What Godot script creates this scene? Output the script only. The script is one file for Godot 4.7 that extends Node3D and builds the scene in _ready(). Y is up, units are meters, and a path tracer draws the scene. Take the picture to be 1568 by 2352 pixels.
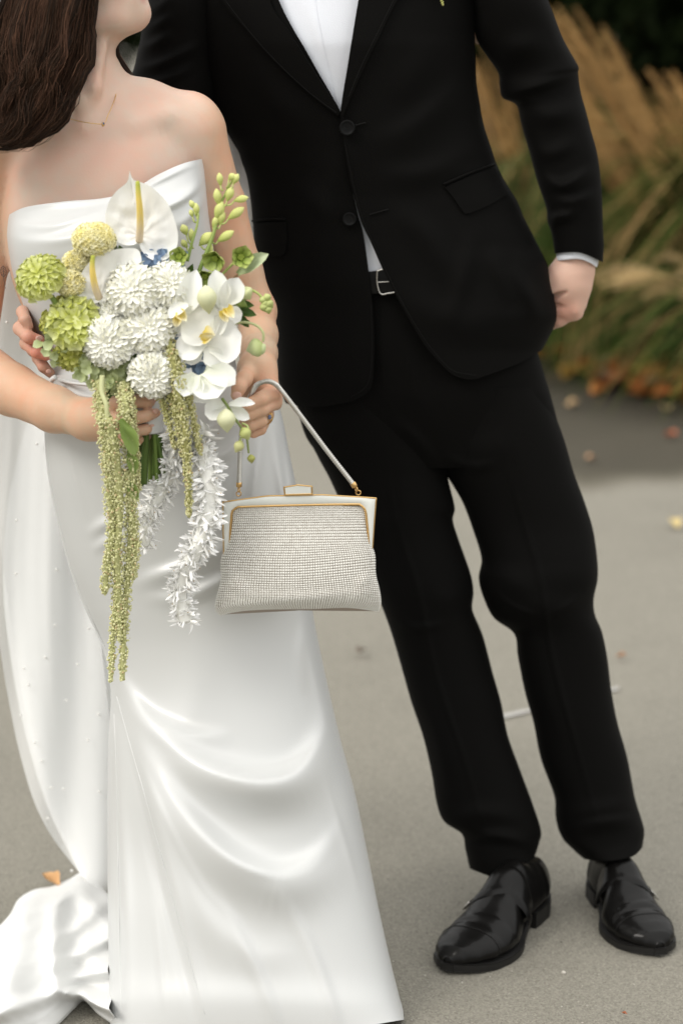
extends Node3D

# A wedding couple on an asphalt path in front of ornamental grasses. Units are metres, y is up.
# P(u, v, z) turns a place measured on the photograph (1568 x 2352 units) and a depth z into a point of the scene.

const CZ := 3.75
const CH := 1.67
const PITCH := 0.2583
const FOC := 5553.0
const SP := 0.25544
const CP := 0.96682

var rng := RandomNumberGenerator.new()
var M := {}
var taken := {}
var noise := FastNoiseLite.new()


func P(u: float, v: float, z: float) -> Vector3:
	var dx := (u - 784.0) / FOC
	var dy := (1176.0 - v) / FOC
	var t := (z - CZ) / (-CP - SP * dy)
	return Vector3(dx * t, CH + (-SP + CP * dy) * t, z)


func G(u: float, v: float, y := 0.0) -> Vector3:
	var dx := (u - 784.0) / FOC
	var dy := (1176.0 - v) / FOC
	var t := (y - CH) / (-SP + CP * dy)
	return Vector3(dx * t, y, CZ + (-CP - SP * dy) * t)


func UV(p: Vector3) -> Vector2:
	var d := p - Vector3(0, CH, CZ)
	var fw := -d.y * SP - d.z * CP
	var up := d.y * CP - d.z * SP
	return Vector2(784.0 + FOC * d.x / fw, 1176.0 - FOC * up / fw)


func S(px: float, z: float) -> float:
	return px * (CZ - z) / (0.967 * FOC)


# ---------------------------------------------------------------- curves

func v2(flat: Array) -> PackedVector2Array:
	var o := PackedVector2Array()
	for i in range(0, flat.size() - 1, 2):
		o.append(Vector2(flat[i], flat[i + 1]))
	return o


func cr2(p: PackedVector2Array, t: float) -> Vector2:
	var n := p.size() - 1
	var x := clampf(t, 0.0, 1.0) * n
	var i := mini(int(x), n - 1)
	return p[i].cubic_interpolate(p[i + 1], p[maxi(i - 1, 0)], p[mini(i + 2, n)], x - i)


func even2(p: PackedVector2Array, n: int) -> PackedVector2Array:
	# n + 1 points, evenly spaced along the smooth curve through p
	var fine := PackedVector2Array()
	var lens := PackedFloat32Array()
	var m := p.size() * 12
	var total := 0.0
	for i in m + 1:
		var q := cr2(p, float(i) / m)
		if i > 0:
			total += q.distance_to(fine[i - 1])
		fine.append(q)
		lens.append(total)
	var o := PackedVector2Array()
	var k := 0
	for i in n + 1:
		var want := total * i / n
		while k < m - 1 and lens[k + 1] < want:
			k += 1
		var span := lens[k + 1] - lens[k]
		o.append(fine[k].lerp(fine[k + 1], clampf((want - lens[k]) / maxf(span, 1e-6), 0.0, 1.0)))
	return o


func cr3(p: PackedVector3Array, t: float) -> Vector3:
	var n := p.size() - 1
	var x := clampf(t, 0.0, 1.0) * n
	var i := mini(int(x), n - 1)
	return p[i].cubic_interpolate(p[i + 1], p[maxi(i - 1, 0)], p[mini(i + 2, n)], x - i)


func p3(flat: Array) -> PackedVector3Array:
	# u, v, z triples to points of the scene
	var o := PackedVector3Array()
	for i in range(0, flat.size() - 2, 3):
		o.append(P(flat[i], flat[i + 1], flat[i + 2]))
	return o


func even3(p: PackedVector3Array, n: int) -> PackedVector3Array:
	var o := PackedVector3Array()
	for i in n + 1:
		o.append(cr3(p, float(i) / n))
	return o


func line_at(table: Array, x: float) -> float:
	# piecewise linear table of x, y pairs
	var n := table.size()
	if x <= table[0]:
		return table[1]
	for i in range(2, n, 2):
		if x <= table[i]:
			var t: float = (x - table[i - 2]) / (table[i] - table[i - 2])
			t = t * t * (3.0 - 2.0 * t) * 0.35 + t * 0.65
			return lerpf(table[i - 1], table[i + 1], t)
	return table[n - 1]


# ---------------------------------------------------------------- meshes

class Buf:
	var v := PackedVector3Array()
	var uv := PackedVector2Array()
	var c := PackedColorArray()
	var ix := PackedInt32Array()
	var tint := Color(1, 1, 1)

	func vert(p: Vector3, t := Vector2.ZERO) -> int:
		v.append(p)
		uv.append(t)
		c.append(tint)
		return v.size() - 1

	func tri(a: int, b: int, d: int) -> void:
		ix.append(a)
		ix.append(b)
		ix.append(d)

	func grid(pts: PackedVector3Array, nu: int, nv: int, wrap := false, uvs := PackedVector2Array()) -> int:
		# nu columns by nv rows of points; wrap joins the last column to the first
		var b := v.size()
		for i in pts.size():
			v.append(pts[i])
			uv.append(uvs[i] if uvs.size() else Vector2(float(i % nu) / nu, float(i / nu) / nv))
			c.append(tint)
		for r in nv - 1:
			for k in (nu if wrap else nu - 1):
				var a := b + r * nu + k
				var d := b + r * nu + (k + 1) % nu
				ix.append_array(PackedInt32Array([a, d, a + nu, d, d + nu, a + nu]))
		return b

	func fan(ring: PackedInt32Array, at: Vector3, flip := false) -> void:
		var m := vert(at)
		for i in ring.size():
			var a := ring[i]
			var d := ring[(i + 1) % ring.size()]
			if flip:
				tri(m, d, a)
			else:
				tri(m, a, d)

	func tube(path: PackedVector3Array, radii: PackedFloat32Array, sides := 8, caps := true, flat := 1.0, side := Vector3.ZERO) -> void:
		var n := path.size()
		var ref := side if side != Vector3.ZERO else Vector3(0.31, 0.2, 0.93)
		var pts := PackedVector3Array()
		var along := 0.0
		var uvs := PackedVector2Array()
		for i in n:
			var d := (path[mini(i + 1, n - 1)] - path[maxi(i - 1, 0)]).normalized()
			var x := (ref - d * ref.dot(d)).normalized()
			var y := x.cross(d)
			if side == Vector3.ZERO:
				ref = x
			if i > 0:
				along += path[i].distance_to(path[i - 1])
			var r := radii[i] if radii.size() > 1 else radii[0]
			for k in sides:
				var a := TAU * k / sides
				pts.append(path[i] + (x * cos(a) + y * sin(a) * flat) * r)
				uvs.append(Vector2(float(k) / sides, along))
		var b := grid(pts, sides, n, true, uvs)
		if caps:
			var r0 := PackedInt32Array()
			var r1 := PackedInt32Array()
			for k in sides:
				r0.append(b + k)
				r1.append(b + (n - 1) * sides + k)
			fan(r0, path[0], true)
			fan(r1, path[n - 1])

	func ball(at: Vector3, r: Vector3, nu := 10, nv := 7, basis := Basis()) -> void:
		var pts := PackedVector3Array()
		for i in nv + 1:
			var a := PI * i / nv
			for k in nu:
				var p := Vector3(sin(a) * cos(TAU * k / nu), cos(a), -sin(a) * sin(TAU * k / nu))
				pts.append(at + basis * (p * r))
		grid(pts, nu, nv + 1, true)

	func box(at: Vector3, size: Vector3, basis := Basis(), bevel := 0.0) -> void:
		# a box with its own corners for each face; a bevel takes a chamfer off the edges
		var h := size * 0.5
		var e := minf(bevel, minf(h.x, minf(h.y, h.z)) * 0.9)
		for ax in 3:
			for sg in [-1.0, 1.0]:
				var n := Vector3.ZERO
				n[ax] = sg
				var a := Vector3.ZERO
				a[(ax + 1) % 3] = 1.0
				var b := n.cross(a)
				var i0 := v.size()
				for q in [[-1, -1], [1, -1], [1, 1], [-1, 1]]:
					var ea: float = h[(ax + 1) % 3] - e
					var eb: float = h[(ax + 2) % 3] - e
					vert(at + basis * (n * h[ax] + a * ea * q[0] + b * eb * q[1]))
				out_quad(i0, at)
		if e <= 0.0:
			return
		for ax in 3:
			for s1 in [-1.0, 1.0]:
				for s2 in [-1.0, 1.0]:
					var b1 := (ax + 1) % 3
					var b2 := (ax + 2) % 3
					var i0 := v.size()
					for q in [[-1, 0], [1, 0], [1, 1], [-1, 1]]:
						var p := Vector3.ZERO
						p[ax] = (h[ax] - e) * q[0]
						p[b1] = s1 * (h[b1] - (e if q[1] == 1 else 0.0))
						p[b2] = s2 * (h[b2] - (0.0 if q[1] == 1 else e))
						vert(at + basis * p)
					out_quad(i0, at)

	func out_quad(i0: int, mid: Vector3) -> void:
		var out := (v[i0 + 2] - v[i0]).cross(v[i0 + 1] - v[i0]).dot(v[i0] + v[i0 + 2] - mid * 2.0) > 0.0
		tri(i0, i0 + 1 if out else i0 + 2, i0 + 2 if out else i0 + 1)
		tri(i0, i0 + 2 if out else i0 + 3, i0 + 3 if out else i0 + 2)

	func add(o: Buf, t := Transform3D(), col := Color(-1, 0, 0)) -> void:
		var b := v.size()
		for i in o.v.size():
			v.append(t * o.v[i])
			uv.append(o.uv[i])
			c.append(o.c[i] if col.r < 0.0 else col)
		for i in o.ix.size():
			ix.append(o.ix[i] + b)

	func mesh(flat := false) -> ArrayMesh:
		var vv := v
		var tt := uv
		var cc := c
		var ii := ix
		if flat:
			vv = PackedVector3Array()
			tt = PackedVector2Array()
			cc = PackedColorArray()
			ii = PackedInt32Array()
			for k in ix.size():
				vv.append(v[ix[k]])
				tt.append(uv[ix[k]])
				cc.append(c[ix[k]])
				ii.append(k)
		var nn := PackedVector3Array()
		nn.resize(vv.size())
		for k in range(0, ii.size(), 3):
			var a := ii[k]
			var b := ii[k + 1]
			var d := ii[k + 2]
			var f := (vv[d] - vv[a]).cross(vv[b] - vv[a])
			nn[a] += f
			nn[b] += f
			nn[d] += f
		for k in nn.size():
			nn[k] = nn[k].normalized() if nn[k].length_squared() > 1e-24 else Vector3.UP
		var arr := []
		arr.resize(Mesh.ARRAY_MAX)
		arr[Mesh.ARRAY_VERTEX] = vv
		arr[Mesh.ARRAY_NORMAL] = nn
		arr[Mesh.ARRAY_TEX_UV] = tt
		arr[Mesh.ARRAY_COLOR] = cc
		arr[Mesh.ARRAY_INDEX] = ii
		var m := ArrayMesh.new()
		m.add_surface_from_arrays(Mesh.PRIMITIVE_TRIANGLES, arr)
		return m


# ---------------------------------------------------------------- a distance field for bodies, meshed as surface nets

class Field:
	var lo: Vector3
	var h: float
	var nx: int
	var ny: int
	var nz: int
	var f := PackedFloat32Array()

	func _init(a: Vector3, b: Vector3, cell: float) -> void:
		lo = a
		h = cell
		nx = int((b.x - a.x) / cell) + 2
		ny = int((b.y - a.y) / cell) + 2
		nz = int((b.z - a.z) / cell) + 2
		f.resize(nx * ny * nz)
		f.fill(1.0)

	func put(i: int, d: float, k: float) -> void:
		var o := f[i]
		var e := k - absf(o - d)
		f[i] = minf(o, d) - (e * e / k * 0.25 if e > 0.0 else 0.0)

	func cone(a: Vector3, b: Vector3, ra: float, rb: float, k: float, cut := false) -> void:
		var m := maxf(ra, rb) + k + 2.5 * h
		var p0 := (Vector3(minf(a.x, b.x), minf(a.y, b.y), minf(a.z, b.z)) - Vector3(m, m, m) - lo) / h
		var p1 := (Vector3(maxf(a.x, b.x), maxf(a.y, b.y), maxf(a.z, b.z)) + Vector3(m, m, m) - lo) / h
		var ab := b - a
		var inv := 1.0 / maxf(ab.length_squared(), 1e-9)
		for z in range(maxi(int(p0.z), 0), mini(int(p1.z) + 1, nz)):
			for y in range(maxi(int(p0.y), 0), mini(int(p1.y) + 1, ny)):
				var row := (z * ny + y) * nx
				var px := Vector3(lo.x, lo.y + y * h, lo.z + z * h) - a
				for x in range(maxi(int(p0.x), 0), mini(int(p1.x) + 1, nx)):
					var p := px + Vector3(x * h, 0, 0)
					var t := clampf(p.dot(ab) * inv, 0.0, 1.0)
					var d := (p - ab * t).length() - ra - (rb - ra) * t
					var o := f[row + x]
					if cut:
						d = -d
						var ec := k - absf(o - d)
						f[row + x] = maxf(o, d) + (ec * ec / k * 0.25 if ec > 0.0 else 0.0)
					else:
						var e := k - absf(o - d)
						f[row + x] = minf(o, d) - (e * e / k * 0.25 if e > 0.0 else 0.0)

	func blob(at: Vector3, r: Vector3, k: float, basis := Basis()) -> void:
		var big := maxf(r.x, maxf(r.y, r.z)) + k + 2.5 * h
		var p0 := (at - Vector3(big, big, big) - lo) / h
		var p1 := (at + Vector3(big, big, big) - lo) / h
		var inv := basis.transposed()
		for z in range(maxi(int(p0.z), 0), mini(int(p1.z) + 1, nz)):
			for y in range(maxi(int(p0.y), 0), mini(int(p1.y) + 1, ny)):
				var row := (z * ny + y) * nx
				for x in range(maxi(int(p0.x), 0), mini(int(p1.x) + 1, nx)):
					var p := inv * (lo + Vector3(x, y, z) * h - at)
					var q := p / r
					var k0 := q.length()
					var k1 := (q / r).length()
					var d := k0 * (k0 - 1.0) / maxf(k1, 1e-6)
					put(row + x, d, k)

	func into(buf: Buf, paint = null) -> void:
		var at := PackedInt32Array()
		at.resize(nx * ny * nz)
		at.fill(-1)
		var sxy := nx * ny
		var corner := PackedInt32Array([0, 1, nx, nx + 1, sxy, sxy + 1, sxy + nx, sxy + nx + 1])
		var ea := PackedInt32Array([0, 2, 4, 6, 0, 1, 4, 5, 0, 1, 2, 3])
		var eb := PackedInt32Array([1, 3, 5, 7, 2, 3, 6, 7, 4, 5, 6, 7])
		var far := h * 2.0
		for z in nz - 1:
			for y in ny - 1:
				var row := (z * ny + y) * nx
				for x in nx - 1:
					var i := row + x
					if absf(f[i]) > far:
						continue
					var mask := 0
					for c in 8:
						if f[i + corner[c]] < 0.0:
							mask |= 1 << c
					if mask == 0 or mask == 255:
						continue
					var sum := Vector3.ZERO
					var n := 0
					for e in 12:
						var a := ea[e]
						var b := eb[e]
						if ((mask >> a) ^ (mask >> b)) & 1:
							var fa := f[i + corner[a]]
							var fb := f[i + corner[b]]
							var t := fa / (fa - fb)
							sum += Vector3(a & 1, (a >> 1) & 1, a >> 2).lerp(Vector3(b & 1, (b >> 1) & 1, b >> 2), t)
							n += 1
					var p := lo + (Vector3(x, y, z) + sum / n) * h
					if paint != null:
						buf.tint = paint.call(p)
					at[i] = buf.vert(p, Vector2(p.x, p.y))
		for z in range(1, nz - 1):
			for y in range(1, ny - 1):
				var row := (z * ny + y) * nx
				for x in range(1, nx - 1):
					var i := row + x
					if at[i] < 0:
						continue
					var s := f[i] < 0.0
					for ax in 3:
						var st := 1 if ax == 0 else (nx if ax == 1 else sxy)
						if s == (f[i + st] < 0.0):
							continue
						var u := nx if ax == 0 else (sxy if ax == 1 else 1)
						var w := sxy if ax == 0 else (1 if ax == 1 else nx)
						var q0 := at[i]
						var q1 := at[i - u]
						var q2 := at[i - u - w]
						var q3 := at[i - w]
						if q1 < 0 or q2 < 0 or q3 < 0:
							continue
						if s:
							buf.ix.append_array(PackedInt32Array([q0, q2, q1, q0, q3, q2]))
						else:
							buf.ix.append_array(PackedInt32Array([q0, q1, q2, q0, q2, q3]))
		buf.tint = Color(1, 1, 1)


# ---------------------------------------------------------------- nodes

func numbered(called: String, parent: Node) -> String:
	var key := str(parent.get_instance_id()) + called
	var n: int = taken.get(key, 0)
	taken[key] = n + 1
	return called if n == 0 else "%s_%03d" % [called, n]


func obj(called: String, mesh: Mesh, mat: Material, parent: Node = null) -> MeshInstance3D:
	var o := MeshInstance3D.new()
	var to: Node = parent if parent else self
	o.name = numbered(called, to)
	o.mesh = mesh
	o.material_override = mat
	to.add_child(o, true)
	return o


func put(called: String, b: Buf, mat: Material, parent: Node = null, flat := false) -> MeshInstance3D:
	return obj(called, b.mesh(flat), mat, parent)


func node(called: String, parent: Node = null, at := Vector3.ZERO) -> Node3D:
	var o := Node3D.new()
	var to: Node = parent if parent else self
	o.name = numbered(called, to)
	o.position = at
	to.add_child(o, true)
	return o


func tag(o: Node, label: String, category := "", group := "", kind := "") -> void:
	if label:
		o.set_meta("label", label)
	if category:
		o.set_meta("category", category)
	if group:
		o.set_meta("group", group)
	if kind:
		o.set_meta("kind", kind)


func lin(r: float, g: float, b: float) -> Color:
	return Color(r, g, b).linear_to_srgb()


func mat(called: String, c: Color, rough: float, spec := 0.5) -> StandardMaterial3D:
	# c holds linear values
	var m := StandardMaterial3D.new()
	m.resource_name = called
	m.albedo_color = lin(c.r, c.g, c.b)
	m.roughness = rough
	m.metallic_specular = spec
	m.vertex_color_use_as_albedo = true
	M[called] = m
	return m


func noise_tex(freq: float, octaves: int, size := 512, kind := FastNoiseLite.TYPE_SIMPLEX_SMOOTH, seed_ := 3) -> NoiseTexture2D:
	var n := FastNoiseLite.new()
	n.noise_type = kind
	n.frequency = freq
	n.fractal_octaves = octaves
	n.seed = seed_
	var t := NoiseTexture2D.new()
	t.width = size
	t.height = size
	t.seamless = true
	t.noise = n
	return t


func relief(m: StandardMaterial3D, t: Texture2D, cm: float, scale: float) -> void:
	m.heightmap_enabled = true
	m.heightmap_texture = t
	m.heightmap_scale = cm
	m.uv1_triplanar = true
	m.uv1_world_triplanar = true
	m.uv1_scale = Vector3(scale, scale, scale)


# ---------------------------------------------------------------- cloth surfaces

var ridges := []


func ridge(flat: Array, w: float, amp: float, w2 := -1.0) -> void:
	# a fold of the cloth along a line: w and w2 are the widths on its two sides, amp its height in metres
	var p := even2(v2(flat), maxi(8, flat.size() * 3))
	var lo := p[0]
	var hi := p[0]
	for q in p:
		lo = lo.min(q)
		hi = hi.max(q)
	var m := maxf(w, w2) * 2.2
	ridges.append([p, w, w2 if w2 > 0.0 else w, amp, Rect2(lo - Vector2(m, m), hi - lo + Vector2(2 * m, 2 * m))])


func folds(u: float, v: float) -> float:
	var sum := 0.0
	var q := Vector2(u, v)
	for r in ridges:
		var box: Rect2 = r[4]
		if not box.has_point(q):
			continue
		var p: PackedVector2Array = r[0]
		var best := 1e12
		var bt := 0.0
		var side := 0.0
		var n := p.size() - 1
		for i in n:
			var a := p[i]
			var ab := p[i + 1] - a
			var t := clampf((q - a).dot(ab) / ab.length_squared(), 0.0, 1.0)
			var d := q - a - ab * t
			var l := d.length_squared()
			if l < best:
				best = l
				bt = (i + t) / n
				side = ab.cross(d)
		var w: float = r[1] if side > 0.0 else r[2]
		var ends := pow(maxf(sin(PI * bt), 0.0), 1.25)
		sum += float(r[3]) * exp(-best / (w * w)) * ends
	return sum


func loft(rows: Array, nf: int, nb: int, nr: int, power := 1.0, folded := false, caps := false) -> Buf:
	# rows: [flat line from the left outline to the right outline, depth of the outlines, depth of front, depth of back]
	var nk := rows.size()
	var cu := []
	for r in rows:
		var line := v2(r[0])
		var a := PackedVector2Array()
		var fine := even2(line, 48) if line.size() > 2 else line
		for j in nf + 1:
			var t := (1.0 - cos(PI * j / nf)) * 0.5
			if line.size() == 2:
				a.append(line[0].lerp(line[1], t))
			else:
				var x := t * 48.0
				var i := mini(int(x), 47)
				a.append(fine[i].lerp(fine[i + 1], x - i))
		cu.append(a)
	var pts := PackedVector3Array()
	var uvs := PackedVector2Array()
	for i in nr + 1:
		var x := float(i) / nr * (nk - 1)
		var k := mini(int(x), nk - 2)
		var t := x - k
		var k0 := maxi(k - 1, 0)
		var k3 := mini(k + 2, nk - 1)
		var zc := cubic_interpolate(rows[k][1], rows[k + 1][1], rows[k0][1], rows[k3][1], t)
		var df := cubic_interpolate(rows[k][2], rows[k + 1][2], rows[k0][2], rows[k3][2], t)
		var db := cubic_interpolate(rows[k][3], rows[k + 1][3], rows[k0][3], rows[k3][3], t)
		var first := Vector3.ZERO
		var last := Vector3.ZERO
		var total := 0.0
		for j in nf + 1:
			var q: Vector2 = cu[k][j].cubic_interpolate(cu[k + 1][j], cu[k0][j], cu[k3][j], t)
			var s := sin(PI * j / nf)
			var z := zc + df * pow(maxf(s, 0.0), power)
			if folded:
				z += folds(q.x, q.y) * sqrt(maxf(s, 0.0))
			var p := P(q.x, q.y, z)
			if j == 0:
				first = p
			last = p
			pts.append(p)
			uvs.append(Vector2(q.x, q.y) / 600.0)
		for j in range(1, nb):
			var t2 := float(j) / nb
			var f2 := (1.0 + cos(PI * t2)) * 0.5
			var p := first.lerp(last, f2)
			p.z = lerpf(first.z, last.z, f2) - db * sin(PI * t2)
			pts.append(p)
			uvs.append(Vector2(1.0 + t2, x * 0.2))
	var b := Buf.new()
	var n := nf + nb
	b.grid(pts, n, nr + 1, true, uvs)
	if caps:
		for e in [0, nr]:
			var ring := PackedInt32Array()
			var mid := Vector3.ZERO
			for j in n:
				ring.append(e * n + j)
				mid += pts[e * n + j]
			b.fan(ring, mid / n, e == 0)
	return b


func coons(left: Array, right: Array, top: Array, bottom: Array, nu: int, nv: int) -> PackedVector2Array:
	# a four-sided patch in the picture's measure: left and right run downwards, top and bottom to the right
	var a := even2(v2(left), nv)
	var b := even2(v2(right), nv)
	var c := even2(v2(top), nu)
	var d := even2(v2(bottom), nu)
	var o := PackedVector2Array()
	for j in nv + 1:
		var t := float(j) / nv
		for i in nu + 1:
			var s := float(i) / nu
			o.append(c[i] * (1 - t) + d[i] * t + a[j] * (1 - s) + b[j] * s - (a[0] * (1 - s) * (1 - t) + b[0] * s * (1 - t) + a[nv] * (1 - s) * t + b[nv] * s * t))
	return o


func sheet(q: PackedVector2Array, nu: int, nv: int, depth: Callable, thick: float, folded := false) -> Buf:
	# cloth over a patch: depth(u, v) gives z of its face; a second face lies behind, joined round the rim
	var pts := PackedVector3Array()
	var uvs := PackedVector2Array()
	for p in q:
		var z: float = depth.call(p.x, p.y)
		if folded:
			z += folds(p.x, p.y)
		pts.append(P(p.x, p.y, z))
		uvs.append(p / 600.0)
	return shell(pts, uvs, nu + 1, nv + 1, thick)


func shell(pts: PackedVector3Array, uvs: PackedVector2Array, nu: int, nv: int, thick: float) -> Buf:
	var b := Buf.new()
	b.grid(pts, nu, nv, false, uvs)
	if thick == 0.0:
		return b
	var nn := PackedVector3Array()
	nn.resize(pts.size())
	for k in range(0, b.ix.size(), 3):
		var f := (pts[b.ix[k + 2]] - pts[b.ix[k]]).cross(pts[b.ix[k + 1]] - pts[b.ix[k]])
		for e in 3:
			nn[b.ix[k + e]] += f
	var back := PackedVector3Array()
	for i in pts.size():
		back.append(pts[i] - nn[i].normalized() * thick)
	var o := b.v.size()
	for i in back.size():
		b.v.append(back[i])
		b.uv.append(uvs[i])
		b.c.append(b.tint)
	for r in nv - 1:
		for k in nu - 1:
			var a := o + r * nu + k
			b.ix.append_array(PackedInt32Array([a, a + nu, a + 1, a + 1, a + nu, a + nu + 1]))
	var rim := PackedInt32Array()
	for k in nu:
		rim.append(k)
	for r in range(1, nv):
		rim.append(r * nu + nu - 1)
	for k in range(nu - 2, -1, -1):
		rim.append((nv - 1) * nu + k)
	for r in range(nv - 2, 0, -1):
		rim.append(r * nu)
	for i in rim.size():
		var x := rim[i]
		var y := rim[(i + 1) % rim.size()]
		var p := b.v.size()
		for e in [x, y]:
			b.vert(pts[e], uvs[e])
			b.vert(back[e], uvs[e])
		b.ix.append_array(PackedInt32Array([p, p + 1, p + 2, p + 2, p + 1, p + 3]))
	return b


func _ready() -> void:
	rng.seed = 7
	noise.seed = 5
	noise.frequency = 1.0
	noise.fractal_octaves = 3

	var cam := Camera3D.new()
	cam.name = "camera"
	cam.position = Vector3(0, CH, CZ)
	cam.rotation = Vector3(-PITCH, 0, 0)
	cam.near = 0.05
	cam.far = 200.0
	var lens := CameraAttributesPhysical.new()
	lens.frustum_focal_length = 56.66
	lens.frustum_focus_distance = 3.52
	lens.frustum_near = 0.05
	lens.frustum_far = 200.0
	lens.exposure_aperture = 1.75
	cam.attributes = lens
	cam.fov = 23.93
	add_child(cam)
	cam.current = true

	var env := Environment.new()
	var sky := Sky.new()
	var sm := ProceduralSkyMaterial.new()
	sm.sky_top_color = Color(1.0, 0.995, 0.985)
	sm.sky_horizon_color = Color(0.64, 0.64, 0.635)
	sm.sky_curve = 0.5
	sm.sky_energy_multiplier = 1.35
	sm.ground_bottom_color = Color(0.36, 0.35, 0.33)
	sm.ground_horizon_color = Color(0.6, 0.6, 0.59)
	sky.sky_material = sm
	env.sky = sky
	env.background_mode = Environment.BG_SKY
	env.tonemap_mode = Environment.TONE_MAPPER_LINEAR
	env.tonemap_exposure = 1.03
	env.sdfgi_enabled = true
	env.ssao_enabled = true
	env.ssil_enabled = true
	var we := WorldEnvironment.new()
	we.name = "world_environment"
	we.environment = env
	add_child(we)

	var sun := DirectionalLight3D.new()
	sun.name = "sun"
	sun.light_energy = 0.62
	sun.light_color = Color(1.0, 0.98, 0.95)
	sun.light_angular_distance = 22.0
	sun.shadow_enabled = true
	sun.rotation_degrees = Vector3(-43, -56, 0)
	add_child(sun)

	materials()
	build_ground()
	build_planting()
	build_bride()
	build_groom()
	build_bag()
	build_bouquet()
	build_leaves()


func materials() -> void:
	var fine := noise_tex(0.05, 4, 512)
	var coarse := noise_tex(0.012, 5, 1024, FastNoiseLite.TYPE_SIMPLEX_SMOOTH, 9)
	var cells := noise_tex(0.09, 2, 1024, FastNoiseLite.TYPE_CELLULAR, 4)
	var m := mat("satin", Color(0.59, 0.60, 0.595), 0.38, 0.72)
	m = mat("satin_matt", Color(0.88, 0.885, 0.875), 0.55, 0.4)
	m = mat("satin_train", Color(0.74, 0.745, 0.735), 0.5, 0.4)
	m = mat("tulle", Color(0.96, 0.97, 0.97), 0.9, 0.2)
	m.transparency = BaseMaterial3D.TRANSPARENCY_ALPHA
	m.albedo_color.a = 0.52
	m = mat("skin", Color(1, 1, 1), 0.5, 0.42)
	m.subsurf_scatter_enabled = true
	m.subsurf_scatter_strength = 0.12
	relief(m, noise_tex(0.06, 3, 512, FastNoiseLite.TYPE_CELLULAR, 8), 0.012, 9.0)
	m = mat("nail", Color(0.62, 0.38, 0.31), 0.22, 0.5)
	m = mat("lips", Color(0.42, 0.13, 0.11), 0.35, 0.5)
	m = mat("hair", Color(1, 1, 1), 0.6, 0.22)
	m = mat("suit", Color(0.0042, 0.004, 0.0037), 0.72, 0.15)
	m.rim_enabled = true
	m.rim = 0.06
	relief(m, fine, 0.025, 14.0)
	m = mat("suit_edge", Color(0.007, 0.0068, 0.0065), 0.8, 0.25)
	m = mat("button", Color(0.006, 0.006, 0.006), 0.45, 0.2)
	m = mat("shirt", Color(0.77, 0.80, 0.86), 0.8, 0.3)
	relief(m, noise_tex(0.12, 1, 512, FastNoiseLite.TYPE_CELLULAR, 2), 0.03, 14.0)
	m = mat("leather", Color(0.005, 0.0047, 0.0044), 0.33, 0.22)
	m.clearcoat_enabled = true
	m.clearcoat = 0.16
	m.clearcoat_roughness = 0.12
	relief(m, coarse, 0.03, 5.0)
	m = mat("sole", Color(0.01, 0.0095, 0.009), 0.5, 0.4)
	m = mat("steel", Color(0.62, 0.6, 0.56), 0.25, 0.5)
	m.metallic = 1.0
	m = mat("gold", Color(0.72, 0.47, 0.2), 0.28, 0.5)
	m.metallic = 1.0
	m = mat("silver", Color(0.62, 0.61, 0.57), 0.35, 0.5)
	m.metallic = 1.0
	m = mat("gem", Color(0.10, 0.13, 0.24), 0.05, 0.9)
	m = mat("gem_white", Color(0.8, 0.8, 0.78), 0.08, 0.9)
	m = mat("enamel", Color(0.74, 0.76, 0.72), 0.22, 0.5)
	m = mat("mesh_tile", Color(0.80, 0.79, 0.74), 0.3, 0.5)
	m = mat("mesh_base", Color(0.30, 0.24, 0.19), 0.5, 0.5)
	m = mat("pearl", Color(0.82, 0.81, 0.79), 0.2, 0.6)
	m = mat("tattoo", Color(0.11, 0.09, 0.085), 0.6, 0.3)
	m = mat("petal_cream", Color(0.83, 0.84, 0.80), 0.6, 0.35)
	m.backlight_enabled = true
	m.backlight = Color(0.4, 0.4, 0.36)
	m = mat("petal", Color(1, 1, 1), 0.6, 0.35)
	m.backlight_enabled = true
	m.backlight = Color(0.6, 0.6, 0.6)
	m = mat("floret", Color(1, 1, 1), 0.6, 0.3)
	m = mat("waxy", Color(0.91, 0.915, 0.895), 0.32, 0.5)
	m.backlight_enabled = true
	m.backlight = Color(0.3, 0.3, 0.28)
	m = mat("green", Color(1, 1, 1), 0.5, 0.4)
	m.backlight_enabled = true
	m.backlight = Color(0.3, 0.3, 0.2)
	m = mat("bobble", Color(1, 1, 1), 0.75, 0.3)
	m = mat("leaf_far", Color(1, 1, 1), 0.7, 0.12)
	m.backlight_enabled = true
	m.backlight = Color(0.3, 0.3, 0.2)
	m = mat("leaf_dry", Color(1, 1, 1), 0.7, 0.3)
	m = mat("chalk", Color(0.42, 0.41, 0.39), 0.9, 0.2)
	relief(m, fine, 0.3, 5.0)
	m = mat("soil", Color(0.03, 0.022, 0.015), 0.95, 0.2)
	relief(m, coarse, 2.0, 1.5)
	m = mat("wood_dark", Color(0.012, 0.011, 0.007), 0.9, 0.2)
	m = mat("asphalt", Color(1, 1, 1), 0.9, 0.3)
	relief(m, cells, 0.16, 2.6)
	# fine speckle of the aggregate, coarse soiling over it
	var sp := FastNoiseLite.new()
	sp.noise_type = FastNoiseLite.TYPE_CELLULAR
	sp.cellular_return_type = FastNoiseLite.RETURN_CELL_VALUE
	sp.frequency = 0.13
	sp.seed = 21
	var st := NoiseTexture2D.new()
	st.width = 1024
	st.height = 1024
	st.seamless = true
	st.noise = sp
	var ramp := Gradient.new()
	ramp.offsets = PackedFloat32Array([0.0, 0.25, 0.6, 0.86, 0.93, 1.0])
	ramp.colors = PackedColorArray([lin(0.11, 0.102, 0.084), lin(0.205, 0.192, 0.16), lin(0.255, 0.24, 0.20), lin(0.31, 0.292, 0.246), lin(0.42, 0.40, 0.345), lin(0.68, 0.65, 0.59)])
	st.color_ramp = ramp
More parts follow.
